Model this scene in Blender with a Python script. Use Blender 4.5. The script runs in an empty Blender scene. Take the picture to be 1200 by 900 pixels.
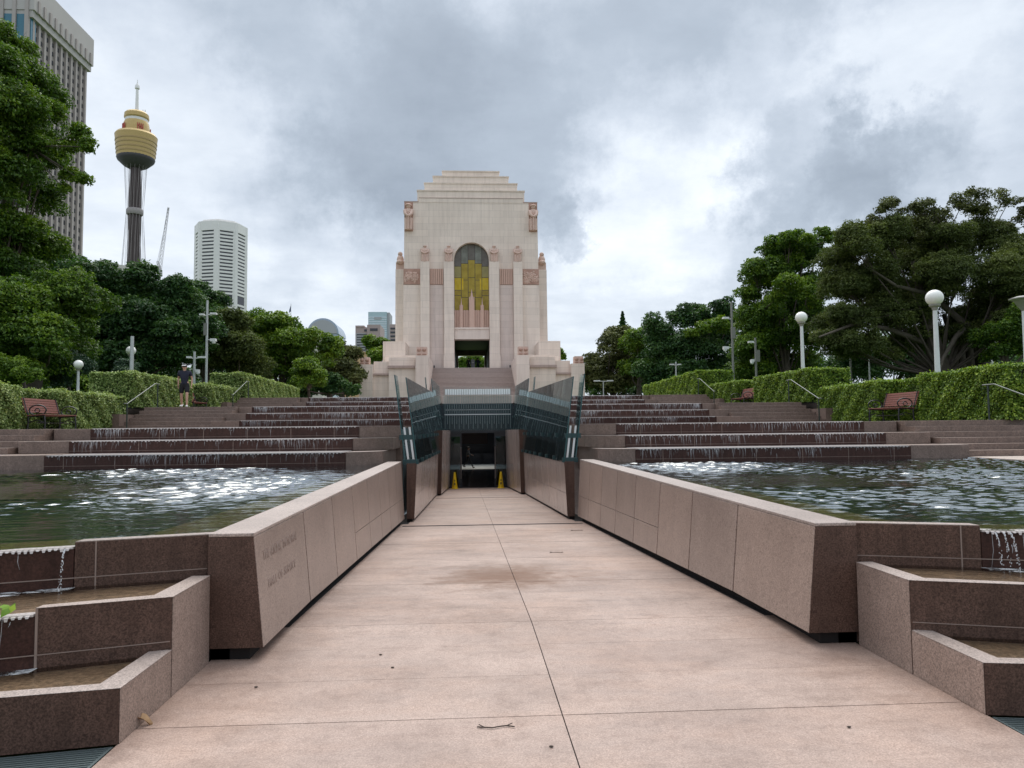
import bpy, math, random
import numpy as np
from mathutils import Vector, Matrix
R = math.radians
scene = bpy.context.scene
COL = scene.collection
rnd = random.Random(7)

# ------------------------------------------------------------------ camera
CAM_F, CAM_YAW, CAM_PIT, CAM_ROL, CAM_X = 876.7, 0.05882, 0.05958, -0.009945, -0.515
CAM_O = Vector((CAM_X, 0.0, 1.6))
def ray(px, py):
    x, y = px - 600, py - 450
    c, s = math.cos(CAM_ROL), math.sin(CAM_ROL)
    a = x*c + y*s; b = -x*s + y*c
    r = a/CAM_F; u2 = -b/CAM_F; d2 = 1.0
    c, s = math.cos(CAM_PIT), math.sin(CAM_PIT)
    d = d2*c - u2*s; u = d2*s + u2*c
    c, s = math.cos(CAM_YAW), math.sin(CAM_YAW)
    return Vector((r*c + d*s, -r*s + d*c, u))
def at(px, py, Y):                       # the point at distance Y seen at that place of the survey photo
    v = ray(px, py); return CAM_O + v*(Y/v.y)

def make_camera():
    cd = bpy.data.cameras.new('camera'); co = bpy.data.objects.new('camera', cd); COL.objects.link(co)
    cd.sensor_width = 36; cd.lens = 36*CAM_F/1200; cd.clip_start = .05; cd.clip_end = 6000
    f = ray(600, 450).normalized(); up = (ray(600, 350) - ray(600, 450)).normalized()
    rt = f.cross(up).normalized(); up = rt.cross(f)
    m = Matrix((rt, up, -f)).transposed().to_4x4(); m.translation = CAM_O
    co.matrix_world = m; scene.camera = co
make_camera()

# ------------------------------------------------------------------ material helpers
class NT:
    def __init__(s, name):
        s.m = bpy.data.materials.new(name); s.m.use_nodes = True
        s.t = s.m.node_tree; s.t.nodes.clear()
        s.out = s.n('ShaderNodeOutputMaterial')
    def n(s, typ, **kw):
        nd = s.t.nodes.new(typ)
        for k, v in kw.items():
            if k.startswith('i_'):
                key = k[2:]
                key = int(key) if key.isdigit() else key.replace('_', ' ')
                nd.inputs[key].default_value = v
            else: setattr(nd, k, v)
        return nd
    def l(s, a, b): s.t.links.new(a, b)
    def coord(s, kind='Object', scale=(1, 1, 1)):
        tc = s.n('ShaderNodeTexCoord'); mp = s.n('ShaderNodeMapping'); mp.inputs['Scale'].default_value = scale
        s.l(tc.outputs[kind], mp.inputs['Vector']); return mp.outputs['Vector']
    def noise(s, vec, scale, detail=4, rough=.55):
        nd = s.n('ShaderNodeTexNoise'); nd.inputs['Scale'].default_value = scale
        nd.inputs['Detail'].default_value = detail; nd.inputs['Roughness'].default_value = rough
        if vec is not None: s.l(vec, nd.inputs['Vector'])
        return nd.outputs['Fac']
    def ramp(s, fac, stops, interp='LINEAR'):
        nd = s.n('ShaderNodeValToRGB'); cr = nd.color_ramp; cr.interpolation = interp
        while len(cr.elements) < len(stops): cr.elements.new(.5)
        for e, (p, c) in zip(cr.elements, stops):
            e.position = p; e.color = (*c, 1) if len(c) == 3 else c
        s.l(fac, nd.inputs['Fac']); return nd.outputs['Color']
    def mix(s, fac, a, b, mode='MIX'):
        nd = s.n('ShaderNodeMix', data_type='RGBA', blend_type=mode)
        for sock, v in ((nd.inputs['Factor'], fac), (nd.inputs[6], a), (nd.inputs[7], b)):
            if hasattr(v, 'node'): s.l(v, sock)
            elif isinstance(v, (int, float)): sock.default_value = v if sock.type == 'VALUE' else (v, v, v, 1)
            else: sock.default_value = (*v, 1)
        return nd.outputs[2]
    def math(s, op, a, b=None, c=None, clamp=False):
        nd = s.n('ShaderNodeMath', operation=op, use_clamp=clamp)
        for i, v in enumerate((a, b, c)):
            if v is None: continue
            if hasattr(v, 'node'): s.l(v, nd.inputs[i])
            else: nd.inputs[i].default_value = v
        return nd.outputs[0]
    def bsdf(s, color, rough=.6, metal=0, bump=None, bstr=.3, bdist=.01, **kw):
        p = s.n('ShaderNodeBsdfPrincipled')
        if hasattr(color, 'node'): s.l(color, p.inputs['Base Color'])
        else: p.inputs['Base Color'].default_value = (*color, 1)
        if hasattr(rough, 'node'): s.l(rough, p.inputs['Roughness'])
        else: p.inputs['Roughness'].default_value = rough
        p.inputs['Metallic'].default_value = metal
        for k, v in kw.items(): p.inputs[k.replace('_', ' ')].default_value = v
        if bump is not None:
            b = s.n('ShaderNodeBump'); b.inputs['Strength'].default_value = bstr; b.inputs['Distance'].default_value = bdist
            s.l(bump, b.inputs['Height']); s.l(b.outputs[0], p.inputs['Normal'])
        return p.outputs[0]
    def done(s, sh): s.l(sh, s.out.inputs['Surface']); return s.m

M = {}
def plain(name, c, rough=.6, metal=0, var=.12, scale=6, **kw):
    t = NT(name); v = t.coord()
    f = t.noise(v, scale, 5)
    col = t.mix(f, tuple(x*(1-var) for x in c), tuple(min(1, x*(1+var)) for x in c))
    M[name] = t.done(t.bsdf(col, rough, metal, **kw)); return M[name]

def granite(name, c, rough=.55, speck=.35, big=.18, fine=95, wet=0, bs=.12, spec=.5):
    t = NT(name); v = t.coord()
    n1 = t.noise(v, fine, 2, .7); n2 = t.noise(v, fine*.42, 2, .6); n3 = t.noise(v, 1.7, 5, .6); n4 = t.noise(v, 9, 4, .6)
    a = t.mix(t.ramp(n1, [(.36, (0, 0, 0)), (.64, (1, 1, 1))]), tuple(x*(1-speck) for x in c), tuple(min(.95, x*(1+speck)) for x in c))
    dk = t.ramp(n2, [(.56, (0, 0, 0)), (.64, (1, 1, 1))])
    a = t.mix(t.math('MULTIPLY', dk, .45), a, tuple(x*.35 for x in c))
    a = t.mix(big, a, t.ramp(n3, [(.3, (.35, .32, .3)), (.7, (1, 1, 1))]), 'MULTIPLY')
    a = t.mix(big*.8, a, t.ramp(n4, [(.35, (.55, .52, .5)), (.65, (1, 1, 1))]), 'MULTIPLY')
    oi = t.n('ShaderNodeObjectInfo'); a = t.mix(.8, a, t.ramp(oi.outputs['Random'], [(0, (.84, .83, .82)), (.5, (.97, .97, .97)), (1, (1.08, 1.05, 1.02))]), 'MULTIPLY')
    if wet:                              # mineral and damp runs down the face
        sv = t.coord('Object', (7, 7, .5)); ns = t.noise(sv, 1.6, 4, .6)
        a = t.mix(t.math('MULTIPLY', t.ramp(ns, [(.42, (0, 0, 0)), (.7, (1, 1, 1))]), wet), a, tuple(x*.4 for x in c))
    M[name] = t.done(t.bsdf(a, rough, 0, n1, bs, .004, Specular_IOR_Level=spec)); return M[name]

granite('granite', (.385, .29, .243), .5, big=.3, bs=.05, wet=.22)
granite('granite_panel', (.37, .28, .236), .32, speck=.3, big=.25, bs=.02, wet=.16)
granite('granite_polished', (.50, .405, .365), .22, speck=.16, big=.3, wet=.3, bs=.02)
granite('granite_shaded', (.128, .076, .058), .5, speck=.45, big=.4, wet=.5, spec=.2)  # shade of street-facing faces put into the granite colour, plus damp runs
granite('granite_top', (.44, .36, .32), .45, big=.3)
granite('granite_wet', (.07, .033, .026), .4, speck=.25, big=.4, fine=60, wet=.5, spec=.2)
granite('step_stone', (.25, .178, .145), .55, big=.4, fine=70, wet=.3)
granite('paver_side', (.5, .42, .37), .55)
granite('basin_bed', (.30, .205, .14), .5, big=.6, fine=40)
granite('pool_ledge', (.44, .35, .15), .5, big=.5, fine=40)

def paving_mat():
    t = NT('paving'); v = t.coord(); c = (.455, .34, .285)
    n1 = t.noise(v, 110, 2, .7); n3 = t.noise(v, .9, 5, .62); sv = t.coord('Object', (.45, 3.2, 1)); n4 = t.noise(sv, 1.6, 5, .65); n5 = t.noise(v, 14, 4, .65)
    a = t.mix(t.ramp(n1, [(.33, (0, 0, 0)), (.67, (1, 1, 1))]), tuple(x*.72 for x in c), tuple(x*1.24 for x in c))
    at_ = t.n('ShaderNodeAttribute', attribute_name='tint')
    a = t.mix(.5, a, t.ramp(at_.outputs['Fac'], [(0, (.82, .8, .8)), (.5, (.95, .93, .92)), (1, (1, 1, 1))]), 'MULTIPLY')
    a = t.mix(.55, a, t.ramp(n3, [(.28, (.46, .42, .40)), (.62, (1, 1, 1))]), 'MULTIPLY')
    a = t.mix(.32, a, t.ramp(n4, [(.3, (.66, .63, .62)), (.56, (1, 1, 1))]), 'MULTIPLY')
    a = t.mix(.3, a, t.ramp(n5, [(.36, (.6, .56, .54)), (.52, (1, 1, 1))]), 'MULTIPLY')
    ng = t.noise(v, 48, 2, .7); a = t.mix(.5, a, t.ramp(ng, [(.36, (.74, .71, .7)), (.62, (1.08, 1.07, 1.06))]), 'MULTIPLY')
    n6 = t.noise(v, .55, 5, .7); a = t.mix(t.math('MULTIPLY', t.ramp(n6, [(.45, (0,)*3), (.62, (1,)*3)]), .5), a, t.mix(1, a, (1.03, .92, .83), 'MULTIPLY'))
    n7 = t.noise(v, 2.6, 6, .72); a = t.mix(.45, a, t.ramp(n7, [(.34, (.6, .56, .54)), (.5, (1, 1, 1))]), 'MULTIPLY')
    # rusty damp stain on the ramp
    def blob(x, y, sx, sy, amp, lo, hi):
        mp = t.n('ShaderNodeMapping', vector_type='POINT'); mp.inputs['Location'].default_value = (-x/sx, -y/sy, 0); mp.inputs['Scale'].default_value = (1/sx, 1/sy, 0)
        tc = t.n('ShaderNodeTexCoord'); t.l(tc.outputs['Object'], mp.inputs['Vector'])
        ln = t.n('ShaderNodeVectorMath', operation='LENGTH'); t.l(mp.outputs[0], ln.inputs[0])
        d = t.math('ADD', ln.outputs['Value'], t.math('MULTIPLY', t.math('SUBTRACT', t.noise(v, 3.2, 6, .7), .5), amp))
        return t.ramp(d, [(lo, (1, 1, 1)), (hi, (0, 0, 0))])
    a = t.mix(t.math('MULTIPLY', blob(.05, 8.85, 1.15, 1.15, 2.2, .1, 1.25), .9), a, (.20, .115, .075))
    a = t.mix(t.math('MULTIPLY', blob(-.12, 8.85, .85, .85, 1.7, .15, 1.0), .95), a, (.15, .066, .03))
    rg = t.ramp(n4, [(.35, (.42,)*3), (.65, (.62,)*3)])
    M['paving'] = t.done(t.bsdf(a, rg, 0, n1, .15, .004))
paving_mat()

def memorial_mat(name, c, course=.62, blk=1.7, var=.1):
    t = NT(name)
    tc = t.n('ShaderNodeTexCoord'); sp = t.n('ShaderNodeSeparateXYZ'); t.l(tc.outputs['Object'], sp.inputs[0])
    cb = t.n('ShaderNodeCombineXYZ'); t.l(t.math('ADD', sp.outputs[0], sp.outputs[1]), cb.inputs[0]); t.l(sp.outputs[2], cb.inputs[1])
    br = t.n('ShaderNodeTexBrick'); t.l(cb.outputs[0], br.inputs['Vector'])
    br.inputs['Scale'].default_value = 1; br.inputs['Brick Width'].default_value = blk; br.inputs['Row Height'].default_value = course
    br.inputs['Mortar Size'].default_value = .018; br.inputs['Mortar Smooth'].default_value = .4; br.inputs['Bias'].default_value = 0
    br.inputs['Color1'].default_value = (*[x*(1-var) for x in c], 1); br.inputs['Color2'].default_value = (*[min(1, x*(1+var*.6)) for x in c], 1)
    br.inputs['Mortar'].default_value = (*[x*.80 for x in c], 1)
    n = t.noise(t.coord(), .35, 6, .65); n2 = t.noise(t.coord('Object', (2.5, 2.5, .2)), 1.2, 4, .6)
    a = t.mix(.35, br.outputs['Color'], t.ramp(n, [(.3, (.72, .68, .66)), (.65, (1, 1, 1))]), 'MULTIPLY')
    a = t.mix(.28, a, t.ramp(n2, [(.3, (.6, .56, .54)), (.55, (1, 1, 1))]), 'MULTIPLY')
    M[name] = t.done(t.bsdf(a, .7, 0, br.outputs['Fac'], .25, -.02))
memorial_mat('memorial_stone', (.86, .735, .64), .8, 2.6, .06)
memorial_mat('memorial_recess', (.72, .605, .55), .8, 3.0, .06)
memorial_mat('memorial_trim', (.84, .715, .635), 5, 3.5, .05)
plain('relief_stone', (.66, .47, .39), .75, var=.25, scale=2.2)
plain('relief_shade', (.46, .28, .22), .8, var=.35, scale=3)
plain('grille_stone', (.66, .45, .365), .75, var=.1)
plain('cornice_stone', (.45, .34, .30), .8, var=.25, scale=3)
plain('dark_interior', (.035, .032, .034), .6)
plain('memorial_step', (.33, .25, .225), .7, var=.2, scale=1.5)
plain('mullion', (.05, .038, .03), .5)

def amber(name, c1, c2, scale=1.1):
    t = NT(name); n = t.noise(t.coord(), scale, 4, .6)
    col = t.mix(t.ramp(n, [(.3, (0, 0, 0)), (.7, (1, 1, 1))]), c1, c2)
    p = t.bsdf(col, .16)
    tr = t.n('ShaderNodeBsdfTranslucent'); t.l(col, tr.inputs['Color'])
    mx = t.n('ShaderNodeMixShader', i_0=.3); t.l(p, mx.inputs[1]); t.l(tr.outputs[0], mx.inputs[2])
    M[name] = t.done(mx.outputs[0])
amber('amber_glass', (.42, .30, .025), (.60, .45, .055))
amber('amber_backlit', (.74, .52, .0), (.86, .66, .05))  # light coming through from the far window, put into the pane colour
amber('amber_pale', (.38, .33, .14), (.52, .46, .16))
amber('amber_sky_grey', (.20, .20, .165), (.34, .36, .31))  # grey of reflected sky put into the upper pane colours
amber('amber_sky_dark', (.17, .15, .125), (.26, .24, .21))

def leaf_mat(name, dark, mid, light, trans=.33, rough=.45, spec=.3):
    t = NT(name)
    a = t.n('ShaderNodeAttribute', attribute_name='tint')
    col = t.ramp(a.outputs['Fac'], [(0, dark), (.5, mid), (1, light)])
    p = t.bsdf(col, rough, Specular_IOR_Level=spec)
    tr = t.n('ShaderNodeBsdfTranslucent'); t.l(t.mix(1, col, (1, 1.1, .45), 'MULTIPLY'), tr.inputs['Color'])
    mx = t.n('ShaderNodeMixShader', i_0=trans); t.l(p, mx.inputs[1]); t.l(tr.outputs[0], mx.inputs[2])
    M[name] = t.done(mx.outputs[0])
leaf_mat('leaf_fig', (.03, .07, .012), (.085, .165, .02), (.22, .32, .025))
leaf_mat('leaf_deep', (.02, .055, .02), (.045, .11, .032), (.10, .18, .035))
leaf_mat('leaf_bright', (.045, .10, .013), (.115, .205, .02), (.25, .345, .028))
leaf_mat('leaf_olive', (.05, .064, .022), (.105, .12, .042), (.19, .205, .065), .2, .55, .2)
leaf_mat('leaf_brown', (.045, .064, .021), (.098, .128, .038), (.18, .21, .058), .28, .6, .15)
leaf_mat('leaf_blue', (.035, .07, .045), (.07, .13, .08), (.13, .21, .11), .15)
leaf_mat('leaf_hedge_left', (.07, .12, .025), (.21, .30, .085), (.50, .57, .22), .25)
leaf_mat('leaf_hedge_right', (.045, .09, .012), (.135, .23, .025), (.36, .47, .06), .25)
leaf_mat('leaf_lily', (.1, .2, .02), (.2, .36, .03), (.4, .5, .06))
plain('bark', (.085, .068, .055), .9, var=.45, scale=3)
plain('bark_limb', (.105, .088, .07), .95, var=.5, scale=4)
plain('bark_pale', (.17, .145, .12), .9, var=.4, scale=3)
plain('dead_leaf', (.36, .22, .11), .7, var=.3, scale=40)
plain('twig', (.06, .045, .035), .9)
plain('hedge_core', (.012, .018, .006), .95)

def grass_mat():
    t = NT('grass'); v = t.coord(); n = t.noise(v, .6, 6, .7); n2 = t.noise(v, 25, 3, .7)
    c = t.mix(n2, (.035, .075, .015), (.08, .14, .028)); c = t.mix(.4, c, t.ramp(n, [(.3, (.5, .45, .3)), (.7, (1, 1, 1))]), 'MULTIPLY')
    M['grass'] = t.done(t.bsdf(c, .9, 0, n2, .6, .03))
grass_mat()

def glass_mat(name, tint, gloss=(.75, .86, .88), base=.04, rough=.01, dirt=0, ior=1.3):
    t = NT(name)
    tr = t.n('ShaderNodeBsdfTransparent'); tr.inputs[0].default_value = (*tint, 1)
    gl = t.n('ShaderNodeBsdfGlossy'); gl.inputs['Color'].default_value = (*gloss, 1); gl.inputs['Roughness'].default_value = rough
    fr = t.n('ShaderNodeFresnel', i_IOR=ior)
    mx = t.n('ShaderNodeMixShader'); t.l(t.math('ADD', fr.outputs[0], base), mx.inputs[0]); t.l(tr.outputs[0], mx.inputs[1]); t.l(gl.outputs[0], mx.inputs[2])
    sh = mx.outputs[0]
    if dirt:
        df = t.n('ShaderNodeBsdfDiffuse'); df.inputs[0].default_value = (.62, .7, .7, 1)
        n = t.noise(t.coord('Object', (3, 3, .35)), 3, 5, .7)
        m2 = t.n('ShaderNodeMixShader'); t.l(t.math('MULTIPLY', t.ramp(n, [(.35, (.2,)*3), (.75, (1,)*3)]), dirt), m2.inputs[0]); t.l(sh, m2.inputs[1]); t.l(df.outputs[0], m2.inputs[2]); sh = m2.outputs[0]
    M[name] = t.done(sh)
glass_mat('glass_teal', (.955, .975, .972), base=.0, dirt=.02, ior=1.16)
glass_mat('glass_clear', (.90, .955, .95), base=.02, dirt=.02)
glass_mat('glass_door', (.35, .42, .46), base=.03)
plain('glass_fin', (.30, .40, .40), .2, var=.5, scale=3)
plain('sky_glare', (.78, .84, .82), .3, var=.15, scale=2)  # pale colour for the sky reflected in the portal glass
plain('glass_edge', (.02, .075, .08), .12, var=.3, scale=2)
plain('fitting_teal', (.012, .045, .048), .3)
plain('steel_bright', (.62, .62, .62), .28, 1, var=.1)
plain('wet_lining', (.075, .11, .115), .4, var=.3, scale=2)
plain('wet_shaft', (.008, .022, .03), .35, var=.3, scale=2)
plain('dark_frame', (.012, .014, .02), .3)
plain('shadow_gap', (.012, .01, .01), .9)
plain('hall_dark', (.03, .033, .045), .25)
plain('hall_floor', (.05, .05, .055), .12)
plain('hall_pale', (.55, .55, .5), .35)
plain('hall_brown', (.16, .11, .095), .6)
plain('cone_yellow', (.80, .52, .01), .35, var=.06)
plain('cone_mark', (.16, .10, .01), .5)
plain('bench_timber', (.21, .072, .052), .5, var=.3, scale=9)
plain('iron_black', (.012, .012, .013), .4)
plain('rail_steel', (.15, .17, .155), .35, .5)
plain('rail_green', (.045, .06, .05), .4, .4)
plain('pole_grey', (.48, .50, .49), .5, .2)
plain('pole_dark', (.21, .21, .19), .6)
plain('pole_white', (.70, .71, .71), .45)
plain('fixture_white', (.75, .76, .76), .4)
plain('globe_white', (.86, .85, .80), .22, var=.02)
plain('globe_grey', (.33, .33, .31), .3)
plain('lamp_collar', (.30, .29, .26), .5)
plain('skin', (.52, .31, .22), .55, var=.08, scale=12)
plain('cloth_navy', (.012, .014, .032), .8, var=.3, scale=14)
plain('cloth_black', (.010, .010, .013), .85)
plain('cloth_grey', (.07, .07, .075), .85)
plain('shoe_white', (.78, .78, .76), .55)
plain('hair_dark', (.018, .013, .01), .7)
plain('grate_metal', (.17, .21, .21), .45, .6)
plain('tower_concrete', (.33, .29, .27), .8, var=.1, scale=.15)
plain('tower_fascia', (.46, .43, .41), .8, var=.08, scale=.1)
plain('tower_fin', (.40, .355, .335), .8, var=.1, scale=.2)
plain('window_dark', (.045, .045, .055), .15)
plain('window_teal', (.05, .17, .24), .1)
plain('window_sky', (.45, .55, .66), .1)
plain('gold_metal', (.47, .335, .125), .42, .25, var=.12, scale=.3)
plain('gold_dark', (.36, .25, .10), .45, .2)
plain('turret_under', (.06, .055, .06), .6)
plain('shaft_brown', (.075, .055, .055), .7, var=.2)
plain('shaft_brace', (.17, .14, .135), .6)
plain('shaft_light', (.30, .27, .26), .6)
plain('sign_red', (.42, .07, .05), .5)
plain('offwhite_precast', (.78, .76, .73), .7, var=.05, scale=.1)
plain('crane_metal', (.42, .40, .40), .5)
plain('roof_tent', (.74, .71, .66), .6)
plain('pink_facade', (.44, .34, .33), .8, var=.08, scale=.1)
plain('facade_grey', (.40, .40, .42), .6)
plain('glass_tower', (.42, .55, .60), .2)
plain('dome_glass', (.36, .43, .53), .25)
plain('dome_pale', (.62, .67, .73), .4)
plain('orange_stone', (.62, .40, .22), .8)
plain('beige_stone', (.62, .58, .52), .8)
plain('flag_cloth', (.07, .08, .2), .8)
plain('asphalt_path', (.16, .14, .13), .85)
plain('joint_mortar', (.27, .20, .165), .7)
plain('lip_wet_sheen', (.56, .51, .485), .2, var=.15, scale=25)  # pale tone paints the bright sheen of water leaving the weirs

def water_mats():
    # pool surface: tinted, rippled
    t = NT('pool_water'); v = t.coord('Object', (1.0, 2.1, 1))
    n1 = t.noise(v, 2.2, 3, .55); n2 = t.noise(v, 6.5, 3, .6); n3 = t.noise(v, .7, 2, .5)
    h = t.math('ADD', t.math('MULTIPLY', n1, .85), t.math('ADD', t.math('MULTIPLY', n2, .32), t.math('MULTIPLY', n3, .8)))
    b = t.n('ShaderNodeBump', i_Strength=1.0, i_Distance=.012); t.l(h, b.inputs['Height'])
    gl = t.n('ShaderNodeBsdfGlossy', i_Roughness=.04); gl.inputs[0].default_value = (.95, .98, 1, 1); t.l(b.outputs[0], gl.inputs['Normal'])
    tr = t.n('ShaderNodeBsdfTransparent'); tr.inputs[0].default_value = (.84, .88, .80, 1)
    fr = t.n('ShaderNodeFresnel', i_IOR=1.6); t.l(b.outputs[0], fr.inputs['Normal'])
    mx = t.n('ShaderNodeMixShader'); t.l(t.math('POWER', fr.outputs[0], .6), mx.inputs[0]); t.l(tr.outputs[0], mx.inputs[1]); t.l(gl.outputs[0], mx.inputs[2])
    M['pool_water'] = t.done(mx.outputs[0])
    t = NT('basin_water'); v = t.coord('Object', (1, 1, 1))
    n1 = t.noise(v, 5, 4, .6); b = t.n('ShaderNodeBump', i_Strength=.7, i_Distance=.03); t.l(n1, b.inputs['Height'])
    gl = t.n('ShaderNodeBsdfGlossy', i_Roughness=.05); t.l(b.outputs[0], gl.inputs['Normal'])
    tr = t.n('ShaderNodeBsdfTransparent'); tr.inputs[0].default_value = (.93, .92, .86, 1)
    fr = t.n('ShaderNodeFresnel', i_IOR=1.33); t.l(b.outputs[0], fr.inputs['Normal'])
    mx = t.n('ShaderNodeMixShader'); t.l(fr.outputs[0], mx.inputs[0]); t.l(tr.outputs[0], mx.inputs[1]); t.l(gl.outputs[0], mx.inputs[2])
    M['basin_water'] = t.done(mx.outputs[0])
    t = NT('falling_water')
    p = t.bsdf((.86, .88, .90), .2); tr = t.n('ShaderNodeBsdfTransparent')
    mx = t.n('ShaderNodeMixShader', i_0=.36); t.l(tr.outputs[0], mx.inputs[1]); t.l(p, mx.inputs[2]); M['falling_water'] = t.done(mx.outputs[0])
    t = NT('foam'); n = t.noise(t.coord(), 30, 4, .7)
    p = t.bsdf((.85, .87, .88), .4, 0, n, .8, .01); tr = t.n('ShaderNodeBsdfTransparent')
    mx = t.n('ShaderNodeMixShader'); t.l(t.ramp(t.noise(t.coord('Object', (6, 14, 6)), 1.5, 5, .7), [(.44, (0,)*3), (.62, (.75,)*3)]), mx.inputs[0]); t.l(tr.outputs[0], mx.inputs[1]); t.l(p, mx.inputs[2]); M['foam'] = t.done(mx.outputs[0])
    t = NT('pool_tile'); v = t.coord(); n = t.noise(v, .8, 4, .6)
    c = t.mix(n, (.010, .036, .028), (.018, .055, .042)); M['pool_tile'] = t.done(t.bsdf(c, .6))
water_mats()

# ------------------------------------------------------------------ mesh helpers
class MB:
    def __init__(s): s.v = []; s.f = []; s.m = []; s.mi = 0
    def add(s, vs, fs):
        o = len(s.v); s.v += [tuple(p) for p in vs]; s.f += [tuple(i+o for i in f) for f in fs]; s.m += [s.mi]*len(fs); return s
    def box(s, x0, x1, y0, y1, z0, z1):
        x0, x1 = min(x0, x1), max(x0, x1); y0, y1 = min(y0, y1), max(y0, y1)
        return s.add([(x0,y0,z0),(x1,y0,z0),(x1,y1,z0),(x0,y1,z0),(x0,y0,z1),(x1,y0,z1),(x1,y1,z1),(x0,y1,z1)],
                     [(3,2,1,0),(4,5,6,7),(0,1,5,4),(1,2,6,5),(2,3,7,6),(3,0,4,7)])
    def hexa(s, b, t):                                  # bottom quad, top quad (counter-clockwise from above)
        return s.add(list(b)+list(t), [(3,2,1,0),(4,5,6,7),(0,1,5,4),(1,2,6,5),(2,3,7,6),(3,0,4,7)])
    def prism(s, poly, z0, z1):
        a = sum(poly[i][0]*poly[(i+1)%len(poly)][1]-poly[(i+1)%len(poly)][0]*poly[i][1] for i in range(len(poly)))
        if a < 0: poly = poly[::-1]
        n = len(poly)
        return s.add([(x,y,z0) for x,y in poly]+[(x,y,z1) for x,y in poly],
                     [tuple(range(n))[::-1], tuple(range(n,2*n))]+[(i,(i+1)%n,n+(i+1)%n,n+i) for i in range(n)])
    def prism_y(s, poly, y0, y1):                       # polygon in x,z pushed along y
        a = sum(poly[i][0]*poly[(i+1)%len(poly)][1]-poly[(i+1)%len(poly)][0]*poly[i][1] for i in range(len(poly)))
        if a < 0: poly = poly[::-1]
        n = len(poly)
        return s.add([(x,y0,z) for x,z in poly]+[(x,y1,z) for x,z in poly],
                     [tuple(range(n)), tuple(range(n,2*n))[::-1]]+[((i+1)%n,i,n+i,n+(i+1)%n) for i in range(n)])
    def quad(s, a, b, c, d): return s.add([a,b,c,d], [(0,1,2,3)])
    def tube(s, pts, rs, n=8, cap=True):
        pts = [Vector(p) for p in pts]
        if not hasattr(rs, '__len__'): rs = [rs]*len(pts)
        vs = []; fs = []; prev = None
        for i, p in enumerate(pts):
            d = (pts[min(i+1,len(pts)-1)]-pts[max(i-1,0)]).normalized()
            u = d.cross(Vector((0,0,1)) if abs(d.z) < .95 else Vector((1,0,0))).normalized() if prev is None else (prev-d*prev.dot(d)).normalized()
            prev = u; w = d.cross(u)
            for k in range(n):
                a = 2*math.pi*k/n; vs.append(p+(u*math.cos(a)+w*math.sin(a))*rs[i])
        for i in range(len(pts)-1):
            for k in range(n): fs.append((i*n+k, i*n+(k+1)%n, (i+1)*n+(k+1)%n, (i+1)*n+k))
        if cap: fs += [tuple(range(n))[::-1], tuple(range((len(pts)-1)*n, len(pts)*n))]
        return s.add(vs, fs)
    def lathe(s, prof, c=(0,0,0), n=20):
        vs = []; fs = []
        for r, z in prof:
            for k in range(n):
                a = 2*math.pi*k/n; vs.append((c[0]+r*math.cos(a), c[1]+r*math.sin(a), c[2]+z))
        for i in range(len(prof)-1):
            for k in range(n): fs.append((i*n+k, i*n+(k+1)%n, (i+1)*n+(k+1)%n, (i+1)*n+k))
        fs += [tuple(range(n))[::-1], tuple(range((len(prof)-1)*n, len(prof)*n))]
        return s.add(vs, fs)
    def ball(s, c, r, n=14, m=9, sc=(1,1,1)):
        prof = [(r*math.sin(math.pi*i/m), -r*math.cos(math.pi*i/m)) for i in range(m+1)]
        prof[0] = (r*.02, -r); prof[-1] = (r*.02, r)
        o = len(s.v); s.lathe([(a, b*sc[2]) for a, b in prof], c, n)
        if sc[0] != 1 or sc[1] != 1:
            for i in range(o, len(s.v)):
                x, y, z = s.v[i]; s.v[i] = (c[0]+(x-c[0])*sc[0], c[1]+(y-c[1])*sc[1], z)
        return s
    def obj(s, name, mats, parent=None, smooth=None, bevel=0, loc=None):
        me = bpy.data.meshes.new(name)
        off = Vector((0,0,0))
        if parent is not None:
            q = parent
            while q is not None: off += q.location; q = q.parent
        if loc is not None: off += Vector(loc)
        me.from_pydata([(x-off.x, y-off.y, z-off.z) for x, y, z in s.v], [], s.f)
        if not isinstance(mats, (list, tuple)): mats = [mats]
        for m in mats: me.materials.append(M[m])
        if len(mats) > 1: me.polygons.foreach_set('material_index', s.m)
        if smooth is not None:
            me.polygons.foreach_set('use_smooth', [True]*len(me.polygons)); me.set_sharp_from_angle(angle=R(smooth))
        me.update()
        o = bpy.data.objects.new(name, me); COL.objects.link(o)
        if loc is not None: o.location = loc
        if parent is not None: o.parent = parent
        if bevel:
            b = o.modifiers.new('bevel', 'BEVEL'); b.width = bevel; b.segments = 2; b.limit_method = 'ANGLE'
        return o
def tag(o, label, cat, group=None):
    o['label'] = label; o['category'] = cat
    if group: o['group'] = group
    return o
def struct(o, kind='structure'): o['kind'] = kind; return o
def thing(name, label, cat, loc=(0,0,0), group=None):
    o = bpy.data.objects.new(name, None); COL.objects.link(o); o.location = loc; o.empty_display_size = .3
    return tag(o, label, cat, group)
def copy_tree(o, parent=None):
    c = o.copy(); COL.objects.link(c)
    if parent is not None: c.parent = parent
    for ch in list(o.children): copy_tree(ch, c)
    return c
def side_word(s): return 'left' if s < 0 else 'right'

# ------------------------------------------------------------------ levels
ZP = .87                      # paving beside the pools
ZW = .845                     # pool water
RS = .285                     # one cascade riser
Z1, Z2, Z3 = ZW+3*RS, ZW+6*RS, ZW+9*RS          # 1.70  2.555  3.41
def rampz(y): return 0.0 if y < 6.2 else -.045*(y-6.2)

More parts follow.
